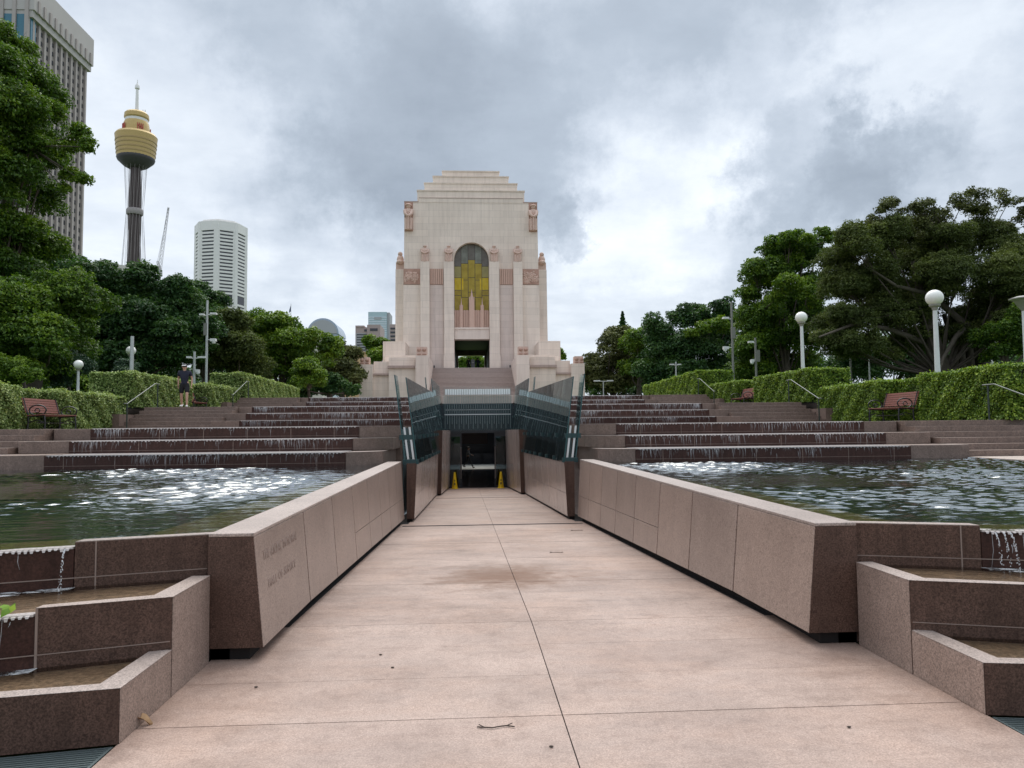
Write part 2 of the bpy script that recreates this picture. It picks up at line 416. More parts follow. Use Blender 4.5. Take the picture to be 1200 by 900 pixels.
# ------------------------------------------------------------------ paving of the ramp
def build_ramp():
    b = MB(); tint = []
    ys = [-4+.69*i for i in range(0, 80)]
    ys = [y-.02 for y in ys if y < 40.6] + [40.6]
    g = .0035
    r2 = random.Random(3)
    for i in range(len(ys)-1):
        tight = .0008; y0 = ys[i]+(g if (i*7) % 3 == 0 else tight); y1 = ys[i+1]-(g if ((i+1)*7) % 3 == 0 else tight)
        for s in (-1, 1):
            w = 2.325 if y1 < 6.9 else 1.99 if y1 < 17.1 else 1.85
            x0, x1 = (g, w) if s > 0 else (-w, -g)
            n = len(b.f)
            z0, z1 = rampz(y0), rampz(y1); j = r2.uniform(-.0008, .0008)
            b.hexa([(x0,y0,z0-.08),(x1,y0,z0-.08),(x1,y1,z1-.08),(x0,y1,z1-.08)], [(x0,y0,z0+j),(x1,y0,z0+j),(x1,y1,z1+j),(x0,y1,z1+j)])
            tint += [r2.random()]*8
    o = b.obj('ramp', 'paving')
    a = o.data.attributes.new('tint', 'FLOAT', 'POINT'); a.data.foreach_set('value', tint)
    struct(o)
    b = MB()
    for y0, y1 in ((-4, 6.2), (6.2, 40.6)):
        b.quad((-2.32,y0,rampz(y0)-.007),(2.32,y0,rampz(y0)-.007),(2.32 if y1 < 7 else 2.0,y1,rampz(y1)-.007),(-2.32 if y1 < 7 else -2.0,y1,rampz(y1)-.007))
    struct(b.obj('ramp_bedding', 'shadow_gap'))
    for y, w in ((16.05, .09), (28.6, .05), (40.35, .06)):   # slot drains across the ramp
        b = MB(); z = rampz(y)+.004
        b.box(-1.74 if y > 17 else -1.92, 1.74 if y > 17 else 1.92, y, y+w, z-.01, z+.002)
        tag(b.obj('slot_drain', 'shadow_gap', loc=(0, y, z)), {16.05: 'dark slot drain across the ramp just before the glass walls begin', 28.6: 'thin slot drain across the ramp between the two glass wall sections', 40.35: 'slot drain at the doorway threshold of the underground hall'}[y], 'drain', 'slot drains across the ramp')
build_ramp()

# ------------------------------------------------------------------ ground around
def build_ground():
    b = MB()
    b.quad((-900,-300,-.06),(900,-300,-.06),(900,-4,-.06),(-900,-4,-.06))
    for s in (-1, 1):
        def q(x0, x1, y0, y1, z0, z1):
            p = [(s*x0,y0,z0),(s*x1,y0,z0),(s*x1,y1,z1),(s*x0,y1,z1)]
            b.quad(*(p if s > 0 else p[::-1]))
        q(2.335, 14.4, -4, 4.1, -.06, -.06); q(14.4, 900, -4, 8, -.06, .3); q(14.4, 900, 8, 19, .3, 1.64); q(14.4, 900, 19, 31, 1.64, 2.5); q(14.4, 900, 31, 43, 2.5, 3.3)
        q(14.4, 900, 43, 60, 3.3, 3.36)
        q(2.335, 14.4, 4.1, 17, -.08, -.08)
    for x0, x1, y0, y1 in ((-900,900,66,3500),(-900,-14.4,60,66),(14.4,900,60,66),(-14.4,-2.2,60,66),(2.2,14.4,60,66)):
        b.quad((x0,y0,3.36),(x1,y0,3.36),(x1,y1,3.36),(x0,y1,3.36))
    struct(b.obj('ground', 'grass'))
    b = MB()                                                # upper plaza before the memorial, open above the hall's light well
    b.box(-14.4, 14.4, 42.9, 60, 3.2, Z3); b.box(-14.4, -2.2, 60, 66, 3.2, Z3); b.box(2.2, 14.4, 60, 66, 3.2, Z3); b.box(-14.4, 14.4, 66, 76, 3.2, Z3)
    b.box(-2.25, 2.25, 40.45, 42.9, 3.0, Z3-.003)
    struct(b.obj('plaza', 'paver_side'))
build_ground()

def build_terraces():
    for s in (-1, 1):
        b = MB()
        def bx(x0, x1, y0, y1, z0, z1): b.box(s*x0, s*x1, y0, y1, z0, z1)
        bx(2.25, 14.4, 19.9, 27.5, -1.7, Z1-.001); bx(2.25, 14.4, 31.1, 39.3, -1.7, Z2-.001)
        bx(2.25, 14.4, 42.9, 43.0, -1.7, Z3-.004)
        struct(b.obj('terrace', 'step_stone'))
        b = MB(); b.box(s*10.72, s*14.4, 3.9, 16.3, -.05, ZP)    # pale paving beside the pool
        struct(b.obj('pavement', 'paver_side', bevel=.01))
build_terraces()

# ------------------------------------------------------------------ ramp side walls (near)
FAR = 17.05; NEAR = 5.42
def build_near_walls():
    for s in (-1, 1):
        root = thing('ramp_wall', ('left' if s < 0 else 'right')+' granite wall between the ramp and pool, ' + ('carved lettering on its first panel' if s < 0 else 'with a damp end face darkened by painted shade'), 'wall', (s*2.15, 11, 0), 'battered granite walls along the ramp')
        ys = [NEAR+.004] + [7.0+1.433*i for i in range(7)] + [FAR]
        zt = .885
        for i in range(len(ys)-1):
            y0, y1 = ys[i]+(.013 if i else 0), ys[i+1]-.013
            cuts = [None] if i < 3 else [1]
            b = MB()
            def face(zl, zh):
                def X(z, y): return s*(1.955+(2.03-1.955)*(z-(rampz(y)+.09))/(zt-rampz(y)-.09))
                q = [(y0, zl(y0)), (y1, zl(y1)), (y1, zh(y1)), (y0, zh(y0))]
                inn = [(X(z, y), y, z) for y, z in q]; outw = [(s*2.2, y, z) for y, z in q]
                bot = [inn[0], inn[1], outw[1], outw[0]]; top = [inn[3], inn[2], outw[2], outw[3]]
                if s < 0: b.hexa([bot[0], bot[3], bot[2], bot[1]][::-1], [top[0], top[3], top[2], top[1]][::-1])
                else: b.hexa([bot[0], bot[3], bot[2], bot[1]], [top[0], top[3], top[2], top[1]])
            mid = lambda y: rampz(y)+.09+.36*(zt-rampz(y)-.09)
            if i < 3: face(lambda y: rampz(y)+.09, lambda y: zt-.028)
            else:
                face(lambda y: rampz(y)+.09, lambda y: mid(y)-.003); face(lambda y: mid(y)+.003, lambda y: zt-.028)
            b.obj('panel', 'granite_panel', root, bevel=.004)
        b = MB(); b.box(s*2.2, s*2.335, NEAR+.05, FAR-.02, -.7, zt-.03); b.obj('core', 'shadow_gap', root)
        b = MB(); b.box(s*2.027, s*2.34, NEAR-.002, FAR, zt-.026, zt); b.obj('coping', 'granite_top', root, bevel=.006)
        b = MB()                                             # end face, its shade painted in as darker stone
        z0 = .09
        pts = [(s*1.957, z0), (s*2.34, z0), (s*2.34, zt-.028), (s*2.03, zt-.028)]
        b.prism_y(pts, NEAR-.0, NEAR+.003+.0); o = b.obj('end_face', 'granite_shaded', root); o['label'] = 'damp end face of the wall, shade painted into its stone'
        b = MB(); b.hexa([(-2.34 if s < 0 else 2.06, 5.47, -.06), (-2.06 if s < 0 else 2.34, 5.47, -.06), (-2.06 if s < 0 else 2.34, FAR-.03, -.7), (-2.34 if s < 0 else 2.06, FAR-.03, -.7)],
               [(-2.34 if s < 0 else 2.06, 5.47, .10), (-2.06 if s < 0 else 2.34, 5.47, .10), (-2.06 if s < 0 else 2.34, FAR-.03, rampz(FAR)+.1), (-2.34 if s < 0 else 2.06, FAR-.03, rampz(FAR)+.1)])
        b.obj('plinth', 'shadow_gap', root)
        if s < 0:                                            # incised lettering on the first panel
            for k, (txt, zz, yy, sz) in enumerate((('THE ANZAC MEMORIAL', .66, 5.60, .105), ('HALL OF SERVICE', .45, 5.68, .09))):
                cu = bpy.data.curves.new('inscription', 'FONT'); cu.body = txt; cu.size = sz; cu.extrude = .0015; cu.space_character = 1.25
                to = bpy.data.objects.new('inscription', cu); COL.objects.link(to)
                cu.materials.append(M['inscription'] if 'inscription' in M else plain('inscription', (.30, .225, .19), .75))
                to.parent = root
                tilt = math.atan2(.075, .77)
                to.matrix_parent_inverse = Matrix.Identity(4)
                ex = Vector((0, 1, 0)); ey = Vector((-math.sin(tilt), 0, math.cos(tilt))); ez = ex.cross(ey)
                m = Matrix((ex, ey, ez)).transposed().to_4x4()
                xx = -(1.955+.075*(zz-.09)/.795)+.0012
                m.translation = Vector((xx, yy, zz)) - root.location
                wtxt = sz*.78*len(txt)
                m = m @ Matrix.Diagonal((1.16/wtxt if wtxt > 1.16 else 1, 1, 1, 1))
                to.matrix_local = m
build_near_walls()

# ------------------------------------------------------------------ pools, basins, weirs
def lip_line(b, p0, p1, out, z, pitch, w, drop, reach):
    """row of rounded nibs over which the water leaves; out = unit vector towards the fall"""
    p0 = Vector(p0); p1 = Vector(p1); L = (p1-p0).length; n = max(1, int(L/pitch)); d = (p1-p0)/n; du = d.normalized(); o = Vector(out)
    r3 = random.Random(int(L*100))
    for i in range(n):
        c = p0+d*(i+.5); k = r3.uniform(.6, 1.3)
        a = c-du*w*.5; e = c+du*w*.5
        top0, top1 = a-o*.05, e-o*.05
        f0, f1 = a+o*reach, e+o*reach; g0, g1 = a+o*reach*1.15, e+o*reach*1.15
        Z = Vector((0,0,1))
        b.add([top0+Z*z, top1+Z*z, f1+Z*(z-.008), f0+Z*(z-.008), g1.lerp(g0,.2)+Z*(z-drop*k), g0.lerp(g1,.2)+Z*(z-drop*k)], [(0,1,2,3),(3,2,4,5)])

def stream_strips(b, p0, p1, out, z0, z1, dens, seed, wmin=.005, wmax=.018, full=.35, off=(.02,.06), clusters=True):
    r3 = random.Random(seed); p0 = Vector(p0); p1 = Vector(p1); L = (p1-p0).length; du = (p1-p0)/L; o = Vector(out)
    cl = [(r3.random()*L, r3.uniform(.1,.5)) for _ in range(max(2, int(L*.9)))]
    for i in range(int(L*dens)):
        if clusters and r3.random() < .55:
            c, sg = r3.choice(cl); t = r3.gauss(c, sg)
            if not 0 <= t <= L: continue
            h = z0-(z0-z1)*r3.uniform(.3, 1)
        else:
            t = r3.random()*L; h = z0-(z0-z1)*(r3.uniform(.12,.45) if r3.random() > full else r3.uniform(.5,1))
        w = r3.uniform(wmin, wmax); f = r3.uniform(*off)
        s0 = z0 if r3.random() < .6 else z0-(z0-h)*r3.uniform(.1,.6)
        p = p0+du*t; j = r3.uniform(-.02,.02)
        m = [(p+o*(f*.45)+Vector((0,0,s0)), w), (p+o*f*.9+Vector((0,0,(s0+h)/2)), w*1.1), (p+o*f+du*j+Vector((0,0,h)), w*.35)]
        vs = []
        for c, ww in m: vs += [c-du*ww*.5, c+du*ww*.5]
        b.add(vs, [(0,1,3,2),(2,3,5,4)])

def slant(x, y0, k=-.33): return y0+k*(abs(x)-2.34)
def build_pools():
    for s in (-1, 1):
        sw = side_word(s)
        # water body of the upper pool
        b = MB(); poly = [(s*2.34, slant(2.34,5.47)), (s*10.72, slant(10.72,5.47)+.0), (s*10.72, 16.3), (s*2.34, 16.9)]
        nx, ny = 300, 520; U, V = np.meshgrid(np.linspace(0, 1, nx), np.linspace(0, 1, ny)**1.25)
        Xs = 2.34+U*8.38; ya = 5.47-.33*(Xs-2.34); yb = 16.9-.6*np.clip((Xs-2.34)/.9, 0, 1); Ys = ya+(yb-ya)*V
        rw = np.random.default_rng(8+s); Hh = np.zeros_like(Xs)
        for _ in range(60):
            lam = .075*math.exp(rw.uniform(0, 1.55)); an = rw.normal(math.pi/2, .42); kk = 2*math.pi/lam
            Hh += lam*.0084*np.sin(kk*(Xs*math.cos(an)+Ys*math.sin(an))+rw.uniform(0, 6.28))
        Hh *= .55+.45*np.sin(Xs*.9+1.3*s)*np.sin(Ys*.7+.5)
        dd = np.clip(np.minimum((Xs-2.34)/1.1, (Ys-ya)/3.4), 0, 1); dd = dd*dd*(3-2*dd); Hh *= .16+.84*dd
        o_ = [(s*x, y, ZW+h-.004) for x, y, h in zip(Xs.ravel(), Ys.ravel(), Hh.ravel())]
        fs = [(j*nx+i, j*nx+i+1, (j+1)*nx+i+1, (j+1)*nx+i) for j in range(ny-1) for i in range(nx-1)]
        b.add(o_, fs if s > 0 else [f[::-1] for f in fs])
        struct(b.obj('water', 'pool_water', smooth=180))
        b = MB()
        b.add([(x, y, .22) for x, y in poly], [(0,1,2,3) if s > 0 else (3,2,1,0)])
        b.mi = 1
        l1 = [(s*2.35, slant(2.34,5.58)), (s*10.72, slant(10.72,5.58)), (s*10.72, slant(10.72,6.33)), (s*3.05, slant(3.05,6.33)), (s*2.95, 9.0), (s*2.5, 16.4), (s*2.35, 16.6)]
        b.prism(l1, .22, .79)
        b.mi = 2
        b.box(s*10.70, s*10.73, 3.5, 16.3, -.05, ZP-.03)
        struct(b.obj('pool_floor', ['pool_tile', 'pool_ledge', 'granite_wet']))
        # front rim of the upper pool
        root = thing('pool_rim', sw+' pool front wall with '+('a serrated weir and one thin stream' if s < 0 else 'three spouting streams over a serrated weir'), 'fountain wall', (s*4, 5.2, 0), 'front walls of the upper pools')
        b = MB()
        P = lambda x, dy=0: (s*x, slant(x, 5.47)+dy)
        b.prism([P(2.345), P(3.14), P(3.14,.12), P(2.345,.12)], 0, .872); b.obj('rim', 'granite_shaded', root, bevel=.004)
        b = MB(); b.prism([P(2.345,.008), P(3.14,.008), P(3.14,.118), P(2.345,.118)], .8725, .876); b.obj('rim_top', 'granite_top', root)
        b = MB(); b.prism([P(3.146,.004), P(10.7,.004), P(10.7,.12), P(3.146,.12)], 0, .828); b.obj('weir', 'granite_wet', root)
        b = MB()
        for xx in (3.02, 4.6, 6.2): b.prism([P(xx-.004,-.003), P(xx+.004,-.003), P(xx+.004,.003), P(xx-.004,.003)], 0.5, .87 if xx < 3.1 else .82)
        b.prism([P(2.36,-.002), P(10.7,-.002), P(10.7,.004), P(2.36,.004)], .634, .640); b.obj('joint', 'joint_mortar', root)
        dirv = Vector((s*1, -.33, 0)).normalized(); out = Vector((s*-.33*-1*-1, -1, 0)); out = Vector((-.33*s, -1, 0)).normalized()
        b = MB(); lip_line(b, (*P(3.16),0), (*P(10.6),0), out, ZW-.002, .034, .023, .022, .022); b.obj('weir_lip', 'lip_wet_sheen', root)
        b = MB(); bb = P(3.16); b.prism([P(3.15,-.005), P(10.7,-.005), P(10.7,.1), P(3.15,.1)], .829, ZW-.004); b.obj('overflow', 'lip_wet_sheen', root)
        b = MB(); r4 = random.Random(5+s)
        xs = [3.19] if s < 0 else [3.22, 3.27, 3.31, 3.55, 3.58]
        xs += [r4.uniform(3.9, 9) for _ in range(8)]
        for xx in xs:
            px, py = P(xx); p0 = Vector((px, py, 0)); n = 9; pts = []
            v = r4.uniform(.10,.16)
            for k in range(n):
                f = k/(n-1); pts.append(p0+out*(.03+v*f)+Vector((s*.012*math.sin(k*2), 0, .83-.26*f*f*1.0)))
            for k in range(80):
                f = r4.random(); w_ = .003+.010*f; q = p0+out*(.03+v*f+r4.uniform(-w_,w_))+Vector((r4.uniform(-w_,w_), 0, .83-.26*f*f)); b.ball(tuple(q), r4.uniform(.0018,.0042), 5, 4, (.8,.8,r4.uniform(1,2.2)))
        b.obj('falling_water', 'falling_water', root, 60)['kind'] = 'stuff'
        b = MB(); stream_strips(b, (*P(3.2),0), (*P(8),0), out, .82, .57, 7, 11+s, .002, .005, .15, (.015,.05)); b.obj('trickle', 'falling_water', root)['kind'] = 'stuff'
        # the two stepped basins before the pool
        for lv, (yf, zt, k, nm) in enumerate(((4.74, .60, -.33, 'upper'), (4.06, .285, -.17, 'lower'))):
            root = thing('fountain_basin', nm+' stepped granite basin in front of the '+sw+' pool', 'fountain basin', (s*4, yf, 0), 'stepped basins in front of the pools')
            yb = 5.40 if lv == 0 else 4.735
            Q = lambda x, dy=0: (s*x, yf+k*(x-2.32)+dy)
            xe = 3.0 if lv == 0 else 10.7
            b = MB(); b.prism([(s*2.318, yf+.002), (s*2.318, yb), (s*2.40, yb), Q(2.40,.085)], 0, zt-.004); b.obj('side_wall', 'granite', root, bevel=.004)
            b = MB(); b.prism([Q(2.322), Q(xe), Q(xe,.09), Q(2.40,.088), (s*2.3225, yf+.003)], 0, zt-.004); b.obj('front_wall', 'granite_shaded', root, bevel=.004)
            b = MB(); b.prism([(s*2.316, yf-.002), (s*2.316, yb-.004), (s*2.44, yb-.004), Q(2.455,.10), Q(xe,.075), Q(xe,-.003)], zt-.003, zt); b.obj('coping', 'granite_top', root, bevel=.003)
            if lv == 0:
                b = MB(); b.prism([Q(3.004,.004), Q(10.7,.004), Q(10.7,.09), Q(3.004,.09)], 0, zt-.05); b.obj('weir', 'granite_wet', root)
                o2 = Vector((-.33*s, -1, 0)).normalized(); b = MB(); lip_line(b, (*Q(3.02),0), (*Q(10.6),0), o2, zt-.034, .034, .023, .022, .022); b.prism([Q(3.01,-.004), Q(10.7,-.004), Q(10.7,.07), Q(3.01,.07)], zt-.049, zt-.036); b.obj('weir_lip', 'lip_wet_sheen', root)
                b = MB()
                b.prism([Q(2.988,-.0035), Q(3.0,-.0035), Q(3.0,.002), Q(2.988,.002)], .22, zt-.005); b.prism([Q(2.33,-.0035), Q(10.7,-.0035), Q(10.7,.002), Q(2.33,.002)], .330, .335); b.obj('joint', 'joint_mortar', root)
                b = MB(); stream_strips(b, (*Q(3.05),0), (*Q(8),0), o2, zt-.04, .25, 7, 21+s, .002, .005, .15, (.015,.05)); b.obj('trickle', 'falling_water', root)['kind'] = 'stuff'
            zw = zt-.028 if lv == 1 else zt-.024
            b = MB(); b.prism([(s*2.40, yb), Q(2.41,.087), Q(10.7,.087), (s*10.7, (yb if lv == 0 else 4.735)-.33*8.3)], zt-.16, zt-.13) if False else None
            yb2 = (5.468 if lv == 0 else 4.738)
            poly = [(s*2.402, yf+.09), (s*6.0, yf+k*(6.0-2.32)+.09), (s*6.0, yb2-.33*(6.0-2.34)), (s*2.402, yb2-.33*.06)]
            b = MB(); b.add([(x,y,zw) for x,y in poly], [(0,1,2,3) if s > 0 else (3,2,1,0)]); b.obj('water', 'basin_water', root)
            b = MB(); b.add([(x,y,zw-.022) for x,y in poly], [(0,1,2,3) if s > 0 else (3,2,1,0)]); b.obj('bed', 'basin_bed', root)
            if lv == 0:
                b = MB(); f0 = lambda x, d: (s*x, slant(x, 5.47)-d, zw+.004)
                for i in range(16):
                    x0 = 3.12+i*.12; d0 = .02; d1 = rnd.uniform(.10,.2)
                    q = [f0(x0,d1), f0(x0+.12,d1), f0(x0+.12,d0), f0(x0,d0)]; b.quad(*(q if s > 0 else q[::-1]))
                b.obj('foam', 'foam', root)
            else:
                b = MB(); f0 = lambda x, d: (s*x, yb2-.33*(x-2.34)-d, zw+.004)
                for i in range(12):
                    x0 = 2.98+i*.12; d0 = .01; d1 = rnd.uniform(.06,.13)
                    q = [f0(x0,d1), f0(x0+.12,d1), f0(x0+.12,d0), f0(x0,d0)]; b.quad(*(q if s > 0 else q[::-1]))
                b.obj('foam', 'foam', root)
        # floor grating before the basins
        b = MB(); yq = lambda x: 4.052-.17*(x-2.32)
        for i in range(26):
            d = .012+i*.026
            b.prism([(s*2.335, yq(2.335)-d), (s*7.5, yq(7.5)-d), (s*7.5, yq(7.5)-d-.012), (s*2.335, yq(2.335)-d-.012)], -.03, -.002)
        b.box(s*2.335, s*2.35, yq(2.335)-.70, yq(2.335)-.015, -.03, -.0015)
        for xx in (3.0, 3.7, 4.4): b.box(s*xx, s*(xx+.008), yq(xx)-.70, yq(xx)-.015, -.04, -.006)
        tag(b.obj('floor_grate', 'grate_metal', loc=(s*4, 3.6, 0)), 'steel bar floor grate at the foot of the '+sw+' lower basin', 'grate', 'floor grates before the basins')
        b = MB(); b.box(s*2.336, s*14.4, -4, yq(7.5)-.74, -.055, -.003); b.box(s*7.5, s*14.4, yq(7.5)-.74, 4.0, -.055, -.003); struct(b.obj('pavement', 'paver_side'))
build_pools()

# ------------------------------------------------------------------ cascades and stairs
def build_cascades():
    LV = [(16.3, ZW, 3.15, 9.4, 'lower', 'at the back of the pool'), (27.5, Z1, 2.25, 8.75, 'middle', 'behind the first terrace'), (39.3, Z2, 2.25, 9.05, 'top', 'nearest the memorial')]
    for s in (-1, 1):
        sw = side_word(s)
        for li, (y0, z0, xi, xo, nm, wh) in enumerate(LV):
            root = thing('cascade', nm+' three step water cascade '+wh+', '+sw+' side', 'cascade', (s*6, y0, z0), 'stepped water cascades')
            for k in range(3):
                xk0 = xi+(.03*k if li == 0 else 0); xk1 = xo+.12*k
                ya = y0+1.2*k; zt = z0+RS*(k+1)
                b = MB(); b.box(s*xk0, s*xk1, ya, y0+3.6, z0-.35 if k == 0 else zt-RS+.001, zt-.012); st = b.obj('step', 'granite_wet', root)
                b = MB()
                for xx in np.arange(xk0+.6, xk1, 1.05): b.box(s*xx, s*(xx+.012), ya-.003, ya+.003, zt-RS, zt-.02)
                b.box(s*xk0, s*xk1, ya-.0025, ya+.003, zt-RS+.055, zt-RS+.063); b.obj('joint', 'step_stone', st)
                b = MB(); b.box(s*(xk0+.05), s*(xk1-.05), ya-.025, y0+3.6, zt-.0115, zt+.004)
                lip_line(b, (s*(xk0+.06), ya, 0), (s*(xk1-.06), ya, 0), (0,-1,0), zt+.001, .075, .04, .03, .018)
                b.obj('weir_lip', 'lip_wet_sheen', root)
                b = MB(); stream_strips(b, (s*(xk0+.1), ya, 0), (s*(xk1-.1), ya, 0), (0,-1,0), zt, zt-RS+.01, (27, 36, 42)[li], li*10+k+(3 if s > 0 else 50), .002, (.007,.009,.012)[li], .22)
                b.obj('falling_water', 'falling_water', root)['kind'] = 'stuff'
            if li == 0:                                       # curved inner end blocks
                for k in range(3):
                    ya = y0+1.2*k; zt = z0+RS*(k+1); xe = (2.42, 2.3, 2.26)[k]; pts = []
                    for i in range(7):
                        f = i/6; pts.append((s*(3.15+.03*k-(3.15+.03*k-xe)*f), ya+.02+.55*f**1.8))
                    pts += [(s*xe, 19.9), (s*(3.15+.03*k), 19.9)]
                    b = MB(); b.prism(pts, z0-.35 if k == 0 else zt-RS+.001, zt-.006); b.obj('end_block', 'step_stone', root, bevel=.008)
                    b = MB(); b.prism([(x, y-.004) for x, y in pts[:7]]+[(s*xe, ya+.75), (s*3.15, ya+.25)], zt-.0055, zt+.001); b.obj('block_top', 'granite_top', root)
        # stairs beside
        for li, (y0, za, zb, x0, x1, nm) in enumerate(((16.3, ZP, Z1, 9.55, 14.4, 'lower'), (27.5, Z1, Z2, 9.0, 12.95, 'middle'), (39.3, Z2, Z3, 9.35, 12.9, 'upper'))):
            root = thing('stair', nm+' flight of brown stone steps '+('outside the '+sw+' pool' if li == 0 else 'between hedge and '+sw+' cascade'), 'stairs', (s*11, y0, za), 'flights of steps beside the cascades')
            h = (zb-za)/6; xs0 = x0+(1.2, .75, .6)[li]
            b = MB()
            for j in range(6):
                ya = y0+.4*j+.02
                b.box(s*(xs0-.12*(j//2)+.0*j), s*x1, ya, y0+3.6, (za-.3 if j == 0 else za+h*j+.001), za+h*(j+1))
            b.obj('steps', 'step_stone', root, bevel=.006)
            for k in range(3):                                # cheek blocks follow the cascade risers
                ya = y0+1.2*k; zt = za+(zb-za)/3*(k+1); xa = (9.4, 8.75, 9.05)[li]+.12*k+.003; xb = xs0-.12*k-.004+(.12 if k else 0)*0
                b = MB()
                if li == 0: b.prism([(s*xa, ya+.01), (s*(xa+.55), ya-.16), (s*(xb-.1), ya-.16), (s*xb, ya+.0), (s*xb, y0+3.6), (s*xa, y0+3.6)], za-.3 if k == 0 else zt-(zb-za)/3+.001, zt-.004)
                else: b.box(s*xa, s*xb, ya, y0+3.6, za-.3 if k == 0 else zt-(zb-za)/3+.001, zt-.004)
                b.obj('cheek_block', 'step_stone', root, bevel=.008)
                b = MB(); b.box(s*(xb-.28), s*(xb+.02), ya+.24, ya+.7, zt-.14, zt-.0035 if k < 2 else zt-.006); b.obj('nib', 'granite_top', root, bevel=.006)
        b = MB(); b.box(s*12.955, s*14.4, 27.5, 31.1, -.5, Z2-.3); b.box(s*12.905, s*14.4, 39.3, 42.9, -.5, Z3-.3); struct(b.obj('terrace', 'step_stone'))
build_cascades()

